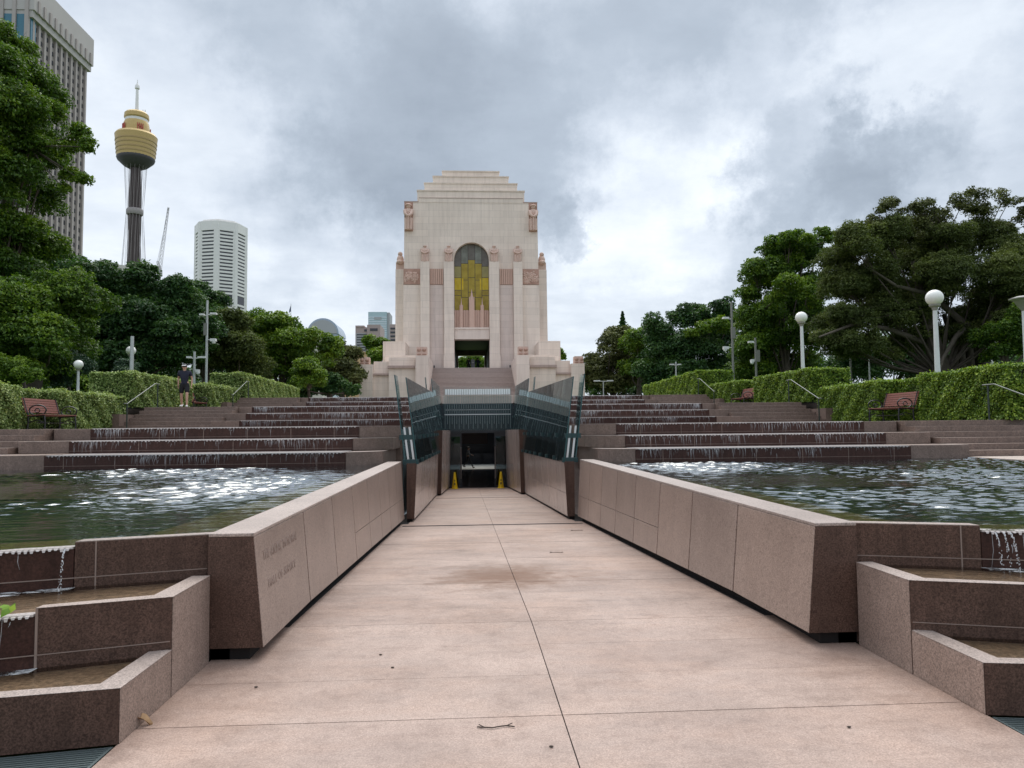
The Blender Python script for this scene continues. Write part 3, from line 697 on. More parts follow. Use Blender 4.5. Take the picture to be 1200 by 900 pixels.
# ------------------------------------------------------------------ glass walls of the ramp
def build_glass_walls():
    secs = [(17.3, 30.8, 1.755, .83, .66, 2.80, 3.10, 1.68, 1.93, 'near'), (31.1, 40.15, 1.64, 1.56, 1.54, 3.70, 3.88, 1.82, 2.02, 'far')]
    for s in (-1, 1):
        for (y0, y1, xb, zt0, zt1, gt0, gt1, gxb, gxt, nm) in secs:
            sw = side_word(s)
            root = thing('glass_wall', nm+' section of '+sw+' polished stone ramp wall topped by tall leaning glass', 'glass wall', (s*2, y0, 0), 'glass topped walls along the lower ramp')
            xbF = xb+.05 if nm == 'near' else xb-.12        # foot line at the far end
            n = 7 if nm == 'near' else 5
            lean = .06
            def lerp(a, b_, f): return a+(b_-a)*f
            for i in range(n):
                f0, f1 = i/n, (i+1)/n
                ya, yb = lerp(y0, y1, f0)+(.02 if i else 0), lerp(y0, y1, f1)-.02
                for seg in range(2):
                    b = MB(); q = []
                    for f, y in ((f0, ya), (f1, yb)):
                        zb, zt = rampz(y)+.07, lerp(zt0, zt1, f); zm = lerp(zb, zt, .42)
                        zl, zh = (zb, zm-.003) if seg == 0 else (zm+.003, zt)
                        X = lambda z: lerp(xb, xbF, f)+ -lean*(z-zb)/(zt-zb)*0 + (.0-.06*(z-zb)/(zt-zb))
                        q.append([(s*X(zl), y, zl), (s*(lerp(xb,xbF,f)+.17), y, zl), (s*(lerp(xb,xbF,f)+.17), y, zh), (s*X(zh), y, zh)])
                    A, B = q
                    bot = [A[0], A[1], B[1], B[0]]; top = [A[3], A[2], B[2], B[3]]
                    if s < 0: bot = bot[::-1]; top = top[::-1]
                    b.hexa(bot, top); b.obj('panel', 'granite_polished', root, bevel=.004)
            b = MB(); zb = rampz(y0)+.07
            b.prism_y([(s*(xb-.0), zb), (s*(xb+.172), zb), (s*(xb+.172), zt0), (s*(xb-.06), zt0)], y0-.012, y0-.002); b.obj('end_face', 'granite_shaded', root)
            b = MB(); b.hexa(*[[(min(s*(xb+.05), s*(xb+.17)), y0+.05, z+rampz(y0)), (max(s*(xb+.05), s*(xb+.17)), y0+.05, z+rampz(y0)), (max(s*(xbF+.05), s*(xbF+.17)), y1, z+rampz(y1)), (min(s*(xbF+.05), s*(xbF+.17)), y1, z+rampz(y1))] for z in (-.03, .085)]); b.obj('plinth', 'shadow_gap', root)
            # inner and outer glass skins
            for sk, (ox, ot, mat) in enumerate(((0, 0, 'glass_teal'), (.27, .26, 'glass_clear'))):
                for i in range(n if sk == 0 else 1):
                    f0, f1 = i/n, (i+1)/n if sk == 0 else .35/n
                    ya, yb = lerp(y0-.01, y1, f0)+.01, lerp(y0-.01, y1, f1)-.01
                    b = MB(); A = []
                    for f, y in ((f0, ya), (f1, yb)):
                        zl = lerp(zt0, zt1, f)-.02+(.06 if sk else 0); zh = lerp(gt0, gt1, f)+.06*sk
                        A.append([(s*(gxb+ox), y, zl), (s*(gxb+ox+.018), y, zl), (s*(gxt+ot+.018), y, zh), (s*(gxt+ot), y, zh)])
                    a, c = A; bot = [a[0], a[1], c[1], c[0]]; top = [a[3], a[2], c[2], c[3]]
                    if s < 0: bot = bot[::-1]; top = top[::-1]
                    b.hexa(bot, top); b.obj('glass_panel', mat, root)
                b = MB(); zl, zh = zt0-.02+(.06 if sk else 0), gt0+.06*sk   # green polished edge towards the street
                bot = [(s*(gxb+ox-.002), y0-.022, zl), (s*(gxb+ox+.022), y0-.022, zl), (s*(gxb+ox+.022), y0-.003, zl), (s*(gxb+ox-.002), y0-.003, zl)]
                top = [(s*(gxt+ot-.002), y0-.022, zh), (s*(gxt+ot+.022), y0-.022, zh), (s*(gxt+ot+.022), y0-.003, zh), (s*(gxt+ot-.002), y0-.003, zh)]
                if s < 0: bot = bot[::-1]; top = top[::-1]
                b.hexa(bot, top); b.obj('glass_edge', 'glass_edge', root)
            # steel stanchions between the skins, with clamps
            m = n+1
            for i in range(m):
                f = i/(m-1); y = lerp(y0+.05, y1-.1, f); zl = lerp(zt0, zt1, f); zh = lerp(gt0, gt1, f)
                zc = zl+.42*(zh-zl)
                xm = lambda z: lerp(gxb, gxt, (z-zl)/(zh-zl))
                b = MB()
                for dx, w in (((.06, .045), (.18, .045)) if i == 0 else ((.06, .03),)):
                    bot = [(s*(xm(zl)+dx), y, zl-.01), (s*(xm(zl)+dx+w), y, zl-.01), (s*(xm(zl)+dx+w), y+.03, zl-.01), (s*(xm(zl)+dx), y+.03, zl-.01)]
                    top = [(s*(xm(zc)+dx), y, zc), (s*(xm(zc)+dx+w), y, zc), (s*(xm(zc)+dx+w), y+.03, zc), (s*(xm(zc)+dx), y+.03, zc)]
                    if s < 0: bot = bot[::-1]; top = top[::-1]
                    b.hexa(bot, top)
                st = b.obj('stanchion', 'steel_bright', root)
                b = MB()
                for z in (zl+.03, zl+.30*(zh-zl)):
                    b.box(s*(xm(z)-.035), s*(xm(z)+(.34 if i == 0 else .1)), y-.045, y-.005 if i == 0 else y+.04, z-.05, z+.06)
                b.obj('clamp', 'fitting_teal', st)
            # dark shaft wall behind
            b = MB(); zz = Z1-.05 if nm == 'near' else Z2-.05
            b.box(s*2.225, s*2.243, (19.95 if nm == 'near' else 31.12), (y1+.3 if nm == 'near' else 39.25), -1.6, zz)
            b.obj('shaft_lining', 'wet_lining', root)
build_glass_walls()

# ------------------------------------------------------------------ portal and underground hall
def build_portal():
    YD = 40.2; zf = rampz(YD+.4)
    root = thing('hall_entrance', 'dark glazed doorway at the foot of the ramp under a tall glass balustrade', 'entrance', (0, YD, zf))
    b = MB(); b.box(-1.9, 1.9, YD+.12, YD+.26, 1.55, 2.97); b.obj('header', 'wet_shaft', root)
    b = MB(); b.box(-1.9, 1.9, YD+.12, YD+.24, 2.973, Z3-.004); b.obj('slab_edge', 'memorial_trim', root)
    b = MB(); b.box(-1.62, 1.62, YD+.10, YD+.3, 1.38, 1.548); b.obj('door_head', 'dark_frame', root)
    for i in range(4):
        x0 = -1.8+i*.9
        b = MB(); b.hexa([(x0+.004,YD,1.5),(x0+.896,YD,1.5),(x0+.896,YD+.015,1.5),(x0+.004,YD+.015,1.5)], [(x0*1.035+.004,YD+.02,3.88),(x0*1.035+.9,YD+.02,3.88),(x0*1.035+.9,YD+.035,3.88),(x0*1.035+.004,YD+.035,3.88)]); b.obj('glass_panel', 'glass_teal', root)
    fin = None
    for i in range(29):
        x = -1.75+i*.125
        b = MB(); b.box(x-.006, x+.006, YD-.045, YD-.008, 1.62+.25*(i%2), 3.80-.06*(i%3))
        b.obj('glass_fin', 'glass_fin', root)
    b = MB(); b.box(-1.78, 1.78, YD-.015, YD-.006, 2.36, 2.40)
    for i in range(28): b.box(-1.72+i*.125, -1.66+i*.125, YD-.017, YD-.007, 2.62, 2.64)
    b.obj('light_rail', 'steel_bright', root)
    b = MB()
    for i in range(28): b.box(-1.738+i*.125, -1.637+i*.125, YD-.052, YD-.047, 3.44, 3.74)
    b.obj('sky_glare_band', 'sky_glare', root)  # pale strips paint a band of sky reflection on the glass
    for s in (-1, 1):
        b = MB(); b.box(s*1.62, s*1.9, YD+.05, YD+.4, zf-.05, 1.55); b.obj('jamb', 'dark_frame', root)
        b = MB()                                         # sliding door leaf
        x0, x1 = .88, 1.58
        b.box(s*x0, s*(x0+.07), YD+.2, YD+.26, zf, 1.38); b.box(s*(x1-.07), s*x1, YD+.2, YD+.26, zf, 1.38); b.box(s*x0, s*x1, YD+.195, YD+.265, zf, zf+.12); b.box(s*x0, s*x1, YD+.195, YD+.265, 1.2, 1.38)
        d = b.obj('door', 'dark_frame', root)
        b = MB(); b.box(s*(x0+.075), s*(x1-.075), YD+.225, YD+.235, zf+.122, 1.198); b.obj('pane', 'glass_door', d)
        b = MB(); b.tube([(s*(x0+.035), YD+.15, zf+.5), (s*(x0+.035), YD+.15, zf+2.2)], .018, 8); b.obj('handle', 'steel_bright', d, 40)
    # the hall
    b = MB(); b.quad((-9,YD+.35,zf),(9,YD+.35,zf),(9,72,zf),(-9,72,zf)); b.obj('hall_floor', 'hall_floor', root)
    b = MB(); b.quad((-2.6,59.0,zf+.004),(2.8,59.0,zf+.004),(2.8,67,zf+.004),(-2.6,67,zf+.004)); b.obj('painted_light_pool', 'hall_pale', root)  # pool of daylight painted as a pale sheet over the dark floor
    b = MB()
    for s in (-1, 1): b.box(s*8.9, s*9.1, YD+.3, 72, zf, 2.9); b.box(s*1.92, s*9, YD+.3, YD+.42, zf, 2.9); b.box(s*2.9, s*3.6, 52, 52.7, zf+.005, 2.6)
    b.box(-9, 9, 71.9, 72.1, zf, 2.9); b.obj('hall_wall', 'hall_dark', root)
    b = MB(); b.box(-9.1, 9.1, YD+.42, 60, 2.6, 2.9); b.box(-9.1, -2.2, 60, 66, 2.6, 2.9); b.box(2.2, 9.1, 60, 66, 2.6, 2.9); b.box(-9.1, 9.1, 66, 72.1, 2.6, 2.9)
    b.obj('hall_ceiling', 'hall_dark', root)
    b = MB(); b.box(-2.5, 1.3, 71.75, 71.88, .2, 2.3); b.obj('wall_panel', 'hall_brown', root)
    b = MB()
    for x in (-2.2, -.6, .9, 2.4): b.box(x, x+1.2, 69.5, 70.0, zf, zf+.9)
    b.obj('display_case', 'hall_dark', root)
build_portal()

def build_cones():
    root = thing('floor_cone', 'yellow caution cone standing by the left door of the hall', 'safety cone', (0,0,0), 'yellow caution cones at the doorway')
    b = MB(); pr = [(.17,0),(.17,.03),(.155,.035)]
    b.lathe([(.19,0),(.19,.035),(.150,.05),(.095,.45),(.055,.80),(.045,.84),(.02,.85)], n=4*4)
    b.obj('body', 'cone_yellow', root, 40)
    b = MB()
    for (z0, z1, w) in ((.20,.32,.05),(.38,.47,.035)):
        r0 = .150-(z0-.05)*.1375; r1 = .150-(z1-.05)*.1375
        b.quad((-w,-r0-.004,z0),(w,-r0-.004,z0),(w*.85,-r1-.004,z1),(-w*.85,-r1-.004,z1))
    b.obj('marking', 'cone_mark', root)
    root.location = (-1.235, 39.0, rampz(39.0)+.004)
    c = copy_tree(root); c.location = (1.16, 39.1, rampz(39.1)+.004); c['label'] = 'yellow caution cone standing by the right door of the hall'
build_cones()

# ------------------------------------------------------------------ people
def skin_obj(name, chains, mat, parent, sub=2, merge=True):
    """chains: list of lists of (x,y,z,r); first vertex of a chain may be an int index path (chain,idx) to branch from"""
    vs = []; es = []; rs = []; idx = {}
    for ci, ch in enumerate(chains):
        prev = None
        for pi, p in enumerate(ch):
            if len(p) == 2: prev = idx[p]; continue
            vs.append(p[:3]); rs.append(p[3] if len(p) == 4 else (p[3], p[4])); idx[(ci, pi)] = len(vs)-1
            if prev is not None: es.append((prev, len(vs)-1))
            prev = len(vs)-1
    me = bpy.data.meshes.new(name); me.from_pydata(vs, es, []); me.materials.append(M[mat])
    o = bpy.data.objects.new(name, me); COL.objects.link(o)
    if parent is not None: o.parent = parent
    o.modifiers.new('skin', 'SKIN')
    if not me.skin_vertices: me.attributes  # layer is made by the modifier
    sv = me.skin_vertices[0].data if me.skin_vertices else None
    for i, r in enumerate(rs): sv[i].radius = r if isinstance(r, tuple) else (r, r)
    sv[0].use_root = True
    s = o.modifiers.new('sub', 'SUBSURF'); s.levels = sub; s.render_levels = sub
    o.modifiers['skin'].use_smooth_shade = True
    return o

def fingers(c, d, side, r=.009):
    """five short chains from the palm c along direction d; side = vector across the palm"""
    c = Vector(c); d = Vector(d).normalized(); side = Vector(side).normalized(); n = d.cross(side)
    out = []
    for k, (o, L) in enumerate(((-.033,.068),(-.011,.078),(.011,.074),(.033,.058))):
        p = c+side*o+d*.04; out.append([(*p, r), (*(p+d*L*.5+n*.006), r*.95), (*(p+d*L+n*.022), r*.8)])
    p = c-side*.03-d*.01; out.append([(*p, r*1.1), (*(p-side*.03+d*.03), r), (*(p-side*.035+d*.062), r*.85)])
    return out

def person(label, loc, rot, pose, top, bottom, shoe, cap=None, mask=False, group=None, bare=True):
    root = thing('person', label, 'person', (0,0,0), group)
    # pose: dict of joints; +y is forward... figures face -y in their own frame
    J = pose
    pel = J['pelvis']; ch = J['chest']; nk = J['neck']; hd = J['head']
    chains = [[(*pel, .115), (*[(a+b)/2 for a, b in zip(pel, ch)], .105), (*ch, .125), (*nk, .055), (hd[0], hd[1], hd[2]-.09, .055), (hd[0], hd[1], hd[2]-.02, .085), (hd[0], hd[1], hd[2]+.06, .088), (hd[0], hd[1], hd[2]+.115, .05)]]
    for sd in 'LR':
        h, k, a, t = J['hip'+sd], J['knee'+sd], J['ank'+sd], J['toe'+sd]
        chains.append([(0, 0), (*h, .085), (*[(x+y)/2 for x, y in zip(h, k)], .072), (*k, .052), (*[(x*.6+y*.4) for x, y in zip(k, a)], .05), (*a, .034), (*t, .03)])
    for sd in 'LR':
        s_, e, w = J['sho'+sd], J['elb'+sd], J['wri'+sd]
        hnd = Vector(w)+(Vector(w)-Vector(e)).normalized()*.06
        chains.append([(0, 2), (*s_, .06), (*[(x+y)/2 for x, y in zip(s_, e)], .045), (*e, .037), (*w, .025), (*hnd, .03, .018)])
    skin_obj('body', chains, 'skin', root)
    for sd in 'LR':
        e, w = Vector(J['elb'+sd]), Vector(J['wri'+sd]); d = (w-e).normalized(); c = w+d*.06
        for fch in fingers(c, d, (0, 1, 0)): skin_obj('finger', [fch], 'skin', root, 1)
    # clothes
    mid = [(a+b)/2 for a, b in zip(pel, ch)]
    sh = [[(pel[0], pel[1], pel[2]-.07, .152), (pel[0], pel[1], pel[2]+.06, .146), (*mid, .138), (*ch, .150), (nk[0], nk[1], nk[2]-.035, .075)]]
    for sd in 'LR':
        s_, e = J['sho'+sd], J['elb'+sd]; f = .62 if bare else 1.0
        c = [(0, 3), (*s_, .078), (*[x+(y-x)*f for x, y in zip(s_, e)], .068 if bare else .055)]
        if not bare: c.append((*J['wri'+sd], .04))
        sh.append(c)
    skin_obj('shirt', sh, top, root)
    sr = [[(pel[0], pel[1], pel[2]+.10, .140), (pel[0], pel[1], pel[2]-.05, .140)]]
    for sd in 'LR':
        h, k, a = J['hip'+sd], J['knee'+sd], J['ank'+sd]
        c = [(0, 1), (h[0], h[1], h[2]-.05, .108), (*[x+(y-x)*.55 for x, y in zip(h, k)], .098)]
        c.append((*[x+(y-x)*(.86 if bare else 1) for x, y in zip(h, k)], .088 if bare else .07))
        if not bare: c.append((*a, .05))
        sr.append(c)
    skin_obj('trousers', sr, bottom, root)
    for sd in 'LR':
        a, t = Vector(J['ank'+sd]), Vector(J['toe'+sd])
        f = (t-a); f.z = 0; f.normalize()
        heel = a-f*.05; heel.z = a.z-.045
        b1 = a+f*.06; b1.z = heel.z+.0; t2 = a+f*.17; t2.z = heel.z-.008+(t.z-a.z+.06)*.3
        skin_obj('shoe', [[(*heel, .043), (*b1, .047), (*t2, .036)], [(0, 0), (a.x, a.y, a.z+.01, .042)]], shoe, root)
    hx, hy, hz = hd
    b = MB(); b.ball((hx, hy+.012, hz+.055), .099, 16, 10, (.98, 1.08, .92)); b.obj('hair' if not cap else 'cap', cap or 'hair_dark', root, 60)
    if cap:
        b = MB(); b.hexa([(hx-.055,hy-.15,hz+.05),(hx+.055,hy-.15,hz+.05),(hx+.085,hy-.06,hz+.07),(hx-.085,hy-.06,hz+.07)], [(hx-.055,hy-.15,hz+.058),(hx+.055,hy-.15,hz+.058),(hx+.085,hy-.06,hz+.085),(hx-.085,hy-.06,hz+.085)]); b.obj('cap_peak', 'shoe_white', root)
    b = MB(); b.ball((hx, hy-.095, hz-.005), .018, 8, 6, (.8, 1.2, 1.4)); b.obj('nose', 'skin', root, 60)
    b = MB()
    for q in (-1, 1): b.ball((hx+q*.032, hy-.082, hz+.022), .011, 8, 6); 
    b.obj('eyes', 'hair_dark', root, 60)
    b = MB(); b.ball((hx, hy-.083, hz-.045), .022, 8, 6, (1.1, .4, .35)); b.obj('mouth', 'relief_stone', root, 60)
    b = MB()
    for q in (-1, 1): b.ball((hx+q*.09, hy+.005, hz+.005), .026, 8, 6, (.4, .8, 1.1))
    b.obj('ears', 'skin', root, 60)
    if mask:
        b = MB(); b.ball((hx, hy-.052, hz+.012), .05, 10, 8, (1.25, .9, .42)); b.obj('sunglasses', 'iron_black', root, 60)
    root.location = loc; root.rotation_euler.z = rot
    return root
stride = dict(pelvis=(0,0,.93), chest=(0,-.02,1.30), neck=(0,-.02,1.46), head=(0,-.045,1.585),
    hipL=(.10,0,.88), kneeL=(.125,-.13,.50), ankL=(.13,-.16,.09), toeL=(.15,-.28,.05),
    hipR=(-.10,0,.88), kneeR=(-.12,.0,.48), ankR=(-.125,.12,.11), toeR=(-.14,.01,.05),
    shoL=(.20,-.01,1.39), elbL=(.26,.05,1.13), wriL=(.27,-.04,.90), shoR=(-.20,-.01,1.39), elbR=(-.25,.07,1.13), wriR=(-.24,.02,.90))
long_stride = dict(stride, kneeL=(.09,-.22,.50), ankL=(.09,-.36,.10), toeL=(.09,-.47,.09), kneeR=(-.09,.07,.47), ankR=(-.09,.36,.20), toeR=(-.09,.30,.07), elbL=(.22,.2,1.14), wriL=(.2,.12,.92), elbR=(-.22,-.12,1.16), wriR=(-.2,-.32,1.08))
stand = dict(stride, kneeL=(.10,-.01,.50), ankL=(.10,.02,.09), toeL=(.13,-.1,.05), kneeR=(-.10,-.01,.50), ankR=(-.10,.02,.09), toeR=(-.13,-.1,.05))
person('man in navy T-shirt, shorts, cap and white shoes walking past the left hedge', at(216,474,30.15).to_tuple()[:2]+(Z2+.004,), R(6), stride, 'cloth_navy', 'cloth_black', 'shoe_white', 'cloth_grey', True)
person('dark clothed person striding across the lit floor inside the underground hall', (-.55, 60.6, rampz(40.6)+.008), R(78), long_stride, 'cloth_grey', 'cloth_black', 'cloth_black', bare=False)
person('person in black standing left of the stone block in the memorial doorway', (-.42, 94.2, 8.873), R(180), stand, 'cloth_black', 'cloth_black', 'cloth_black', bare=False)
person('person in dark blue standing right of the stone block in the memorial doorway', (.72, 94.6, 8.873), R(170), stand, 'cloth_navy', 'cloth_navy', 'cloth_black', bare=False)

# ------------------------------------------------------------------ foliage
def leaves(name, P, N, size, tint, mat, parent=None, loc=(0,0,0), aspect=.5, seed=0):
    """rhombic leaves at points P with normals N"""
    rg = np.random.default_rng(seed); n = len(P)
    up = rg.normal(size=(n,3)); U = np.cross(N, up); U /= np.linalg.norm(U, axis=1, keepdims=True)+1e-9; W = np.cross(N, U)
    L = (size*rg.uniform(.65,1.35,n))[:,None]
    a = P-U*L*.5; c = P+U*L*.5; b = P+W*L*aspect*.5+N*L*.06; d = P-W*L*aspect*.5+N*L*.06
    V = np.stack([a,b,c,d],1).reshape(-1,3)-np.array(loc)
    me = bpy.data.meshes.new(name); me.vertices.add(4*n); me.vertices.foreach_set('co', V.astype(np.float32).ravel())
    me.loops.add(4*n); me.loops.foreach_set('vertex_index', np.arange(4*n, dtype=np.int32)); me.polygons.add(n)
    me.polygons.foreach_set('loop_start', np.arange(0,4*n,4,dtype=np.int32)); me.polygons.foreach_set('loop_total', np.full(n,4,dtype=np.int32))
    me.update(calc_edges=True); me.validate()
    at_ = me.attributes.new('tint','FLOAT','POINT'); at_.data.foreach_set('value', np.repeat(np.clip(tint,0,1),4).astype(np.float32))
    me.materials.append(M[mat]); o = bpy.data.objects.new(name, me); COL.objects.link(o)
    if parent is not None: o.parent = parent
    else: o.location = loc
    return o

def unit(a): return a/(np.linalg.norm(a, axis=1, keepdims=True)+1e-9)
def crown_points(lobes, rg, leaf, cover=2.6, sub=9, flat=.8, subr=(.34,.58)):
    """lobes: (x,y,z,r). Each is broken up into sub-lobes whose shells carry the leaves."""
    PP, NN, TT = [], [], []
    for (x,y,z,r) in lobes:
        c = np.array([x,y,z]); k = sub
        d = unit(rg.normal(size=(k,3))); d[:,2] = d[:,2]*.9+.12
        sc = c+d*r*rg.uniform(.45,.72,(k,1))*np.array([1,1,flat]); sr = r*rg.uniform(subr[0],subr[1],k)
        sc = np.vstack([sc, c]); sr = np.append(sr, r*.62)
        for i in range(k+1):
            n = max(30, int(cover*.3*4*math.pi*sr[i]**2/(leaf*leaf*.25)))
            dv = unit(rg.normal(size=(n,3))); dv[:,2] = np.where(dv[:,2] < -.35, -dv[:,2], dv[:,2])
            bump = 1+.16*np.sin(dv[:,:1]*7+i)*np.sin(dv[:,1:2]*6+2*i)+.10*np.sin(dv[:,2:3]*11+i)
            rad = sr[i]*bump*(1-np.abs(rg.normal(0,.13,(n,1))))
            stray = rg.random((n,1)) < .06; rad = np.where(stray, sr[i]*rg.uniform(1.0,1.22,(n,1)), rad)
            p = sc[i]+dv*rad*np.array([1,1,.86])
            PP.append(p); NN.append(unit(dv*.55+np.array([0,0,.45])+rg.normal(size=(n,3))*.55))
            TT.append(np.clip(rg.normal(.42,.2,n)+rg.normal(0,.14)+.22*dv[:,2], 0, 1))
    return np.vstack(PP), np.vstack(NN), np.concatenate(TT)

def tree(name, label, lobes_px, Y, mat, base_px, seed, leaf=.3, cover=2.6, zg=3.3, trunk_r=.35, barkmat='bark', sub=9, depth=.8, group='park trees around the memorial', flat=.85, subr=(.34,.58), limbs=True, twigs=0, grow=1.22, extra=()):
    rg = np.random.default_rng(seed); lobes = []
    for (px, py, r) in lobes_px:
        rr = r*grow*Y/CAM_F
        p = at(px, py, Y+rg.uniform(-depth, depth)*rr*1.4); lobes.append((p.x, p.y, p.z, rr))
    front = list(lobes)
    cx = np.mean([l[0] for l in lobes]); cy = np.mean([l[1] for l in lobes])
    for (x,y,z,r) in front[::2]: lobes.append((x*.9+cx*.1, y+r*1.5, z-r*.1, r*.95))
    b0 = at(base_px, 470, Y); base = Vector((b0.x, Y+1.0, zg))
    root = thing(name, label, 'tree', tuple(base), group)
    P, N, T = crown_points(lobes, rg, leaf, cover, sub, flat, subr)
    ok = P[:,2] > zg+.3; P, N, T = P[ok], N[ok], T[ok]
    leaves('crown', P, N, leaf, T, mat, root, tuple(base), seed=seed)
    for (lb, m2, lf2, cv2, Y2, sr2, sb2) in extra:
        L2 = []
        for (px, py, r) in lb:
            rr = r*grow*Y2/CAM_F; p = at(px, py, Y2+rg.uniform(-.8, .8)*rr); L2.append((p.x, p.y, p.z, rr))
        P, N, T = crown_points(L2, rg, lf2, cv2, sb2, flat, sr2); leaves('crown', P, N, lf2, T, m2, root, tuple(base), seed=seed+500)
        front += L2; lobes += L2[::(1 if len(L2) < 30 else 2)]
    b = MB(); zc = min(l[2] for l in lobes); top = Vector((cx, cy+.5, np.mean([l[2] for l in lobes])))
    hub = base.lerp(top, .45); hub.z = max(zg+1.5, zc*.5+zg*.5)
    b.tube([base-Vector((0,0,.3)), base+Vector((0,0,.4)), base.lerp(hub,.5), hub, hub.lerp(top,.6), top], [trunk_r*1.7, trunk_r*1.15, trunk_r, trunk_r*.85, min(.3, trunk_r*.5), min(.12, trunk_r*.2)], 10)
    if limbs:
        nmain = len(lobes_px)
        for li, l in enumerate(lobes):
            e = Vector(l[:3])
            if extra and l in front[nmain:]:
                nb = min(lobes[:nmain], key=lambda q: (Vector(q[:3])-e).length); h2 = Vector(nb[:3]); m = h2.lerp(e, .55)+Vector((rg.normal()*.12, rg.normal()*.12, 0)); b.tube([h2, m, e, e+(e-m)*.3], [.05, .03, .018, .008], 5); continue
            m = hub.lerp(e, .5)+Vector((rg.normal()*.3, rg.normal()*.3, -.1*(e-hub).length*.5))
            q0 = min(trunk_r*.5, .095); b.tube([hub, m, e, e+(e-m).normalized()*l[3]*.6], [q0, q0*.55, q0*.28, q0*.1], 7)
            for q in range((3+twigs) if l[3] > .6 else 1):
                d = Vector(rg.normal(size=3)); d.normalize(); d.z = abs(d.z)*.8
                k = e+d*l[3]*.55+Vector(rg.normal(size=3))*l[3]*.1
                b.tube([m.lerp(e,.6), e+d*l[3]*.3, k, k+d*l[3]*.4], [q0*.26, q0*.16, q0*.09, q0*.04], 5)
    b.obj('trunk', barkmat, root, 60)
    return root

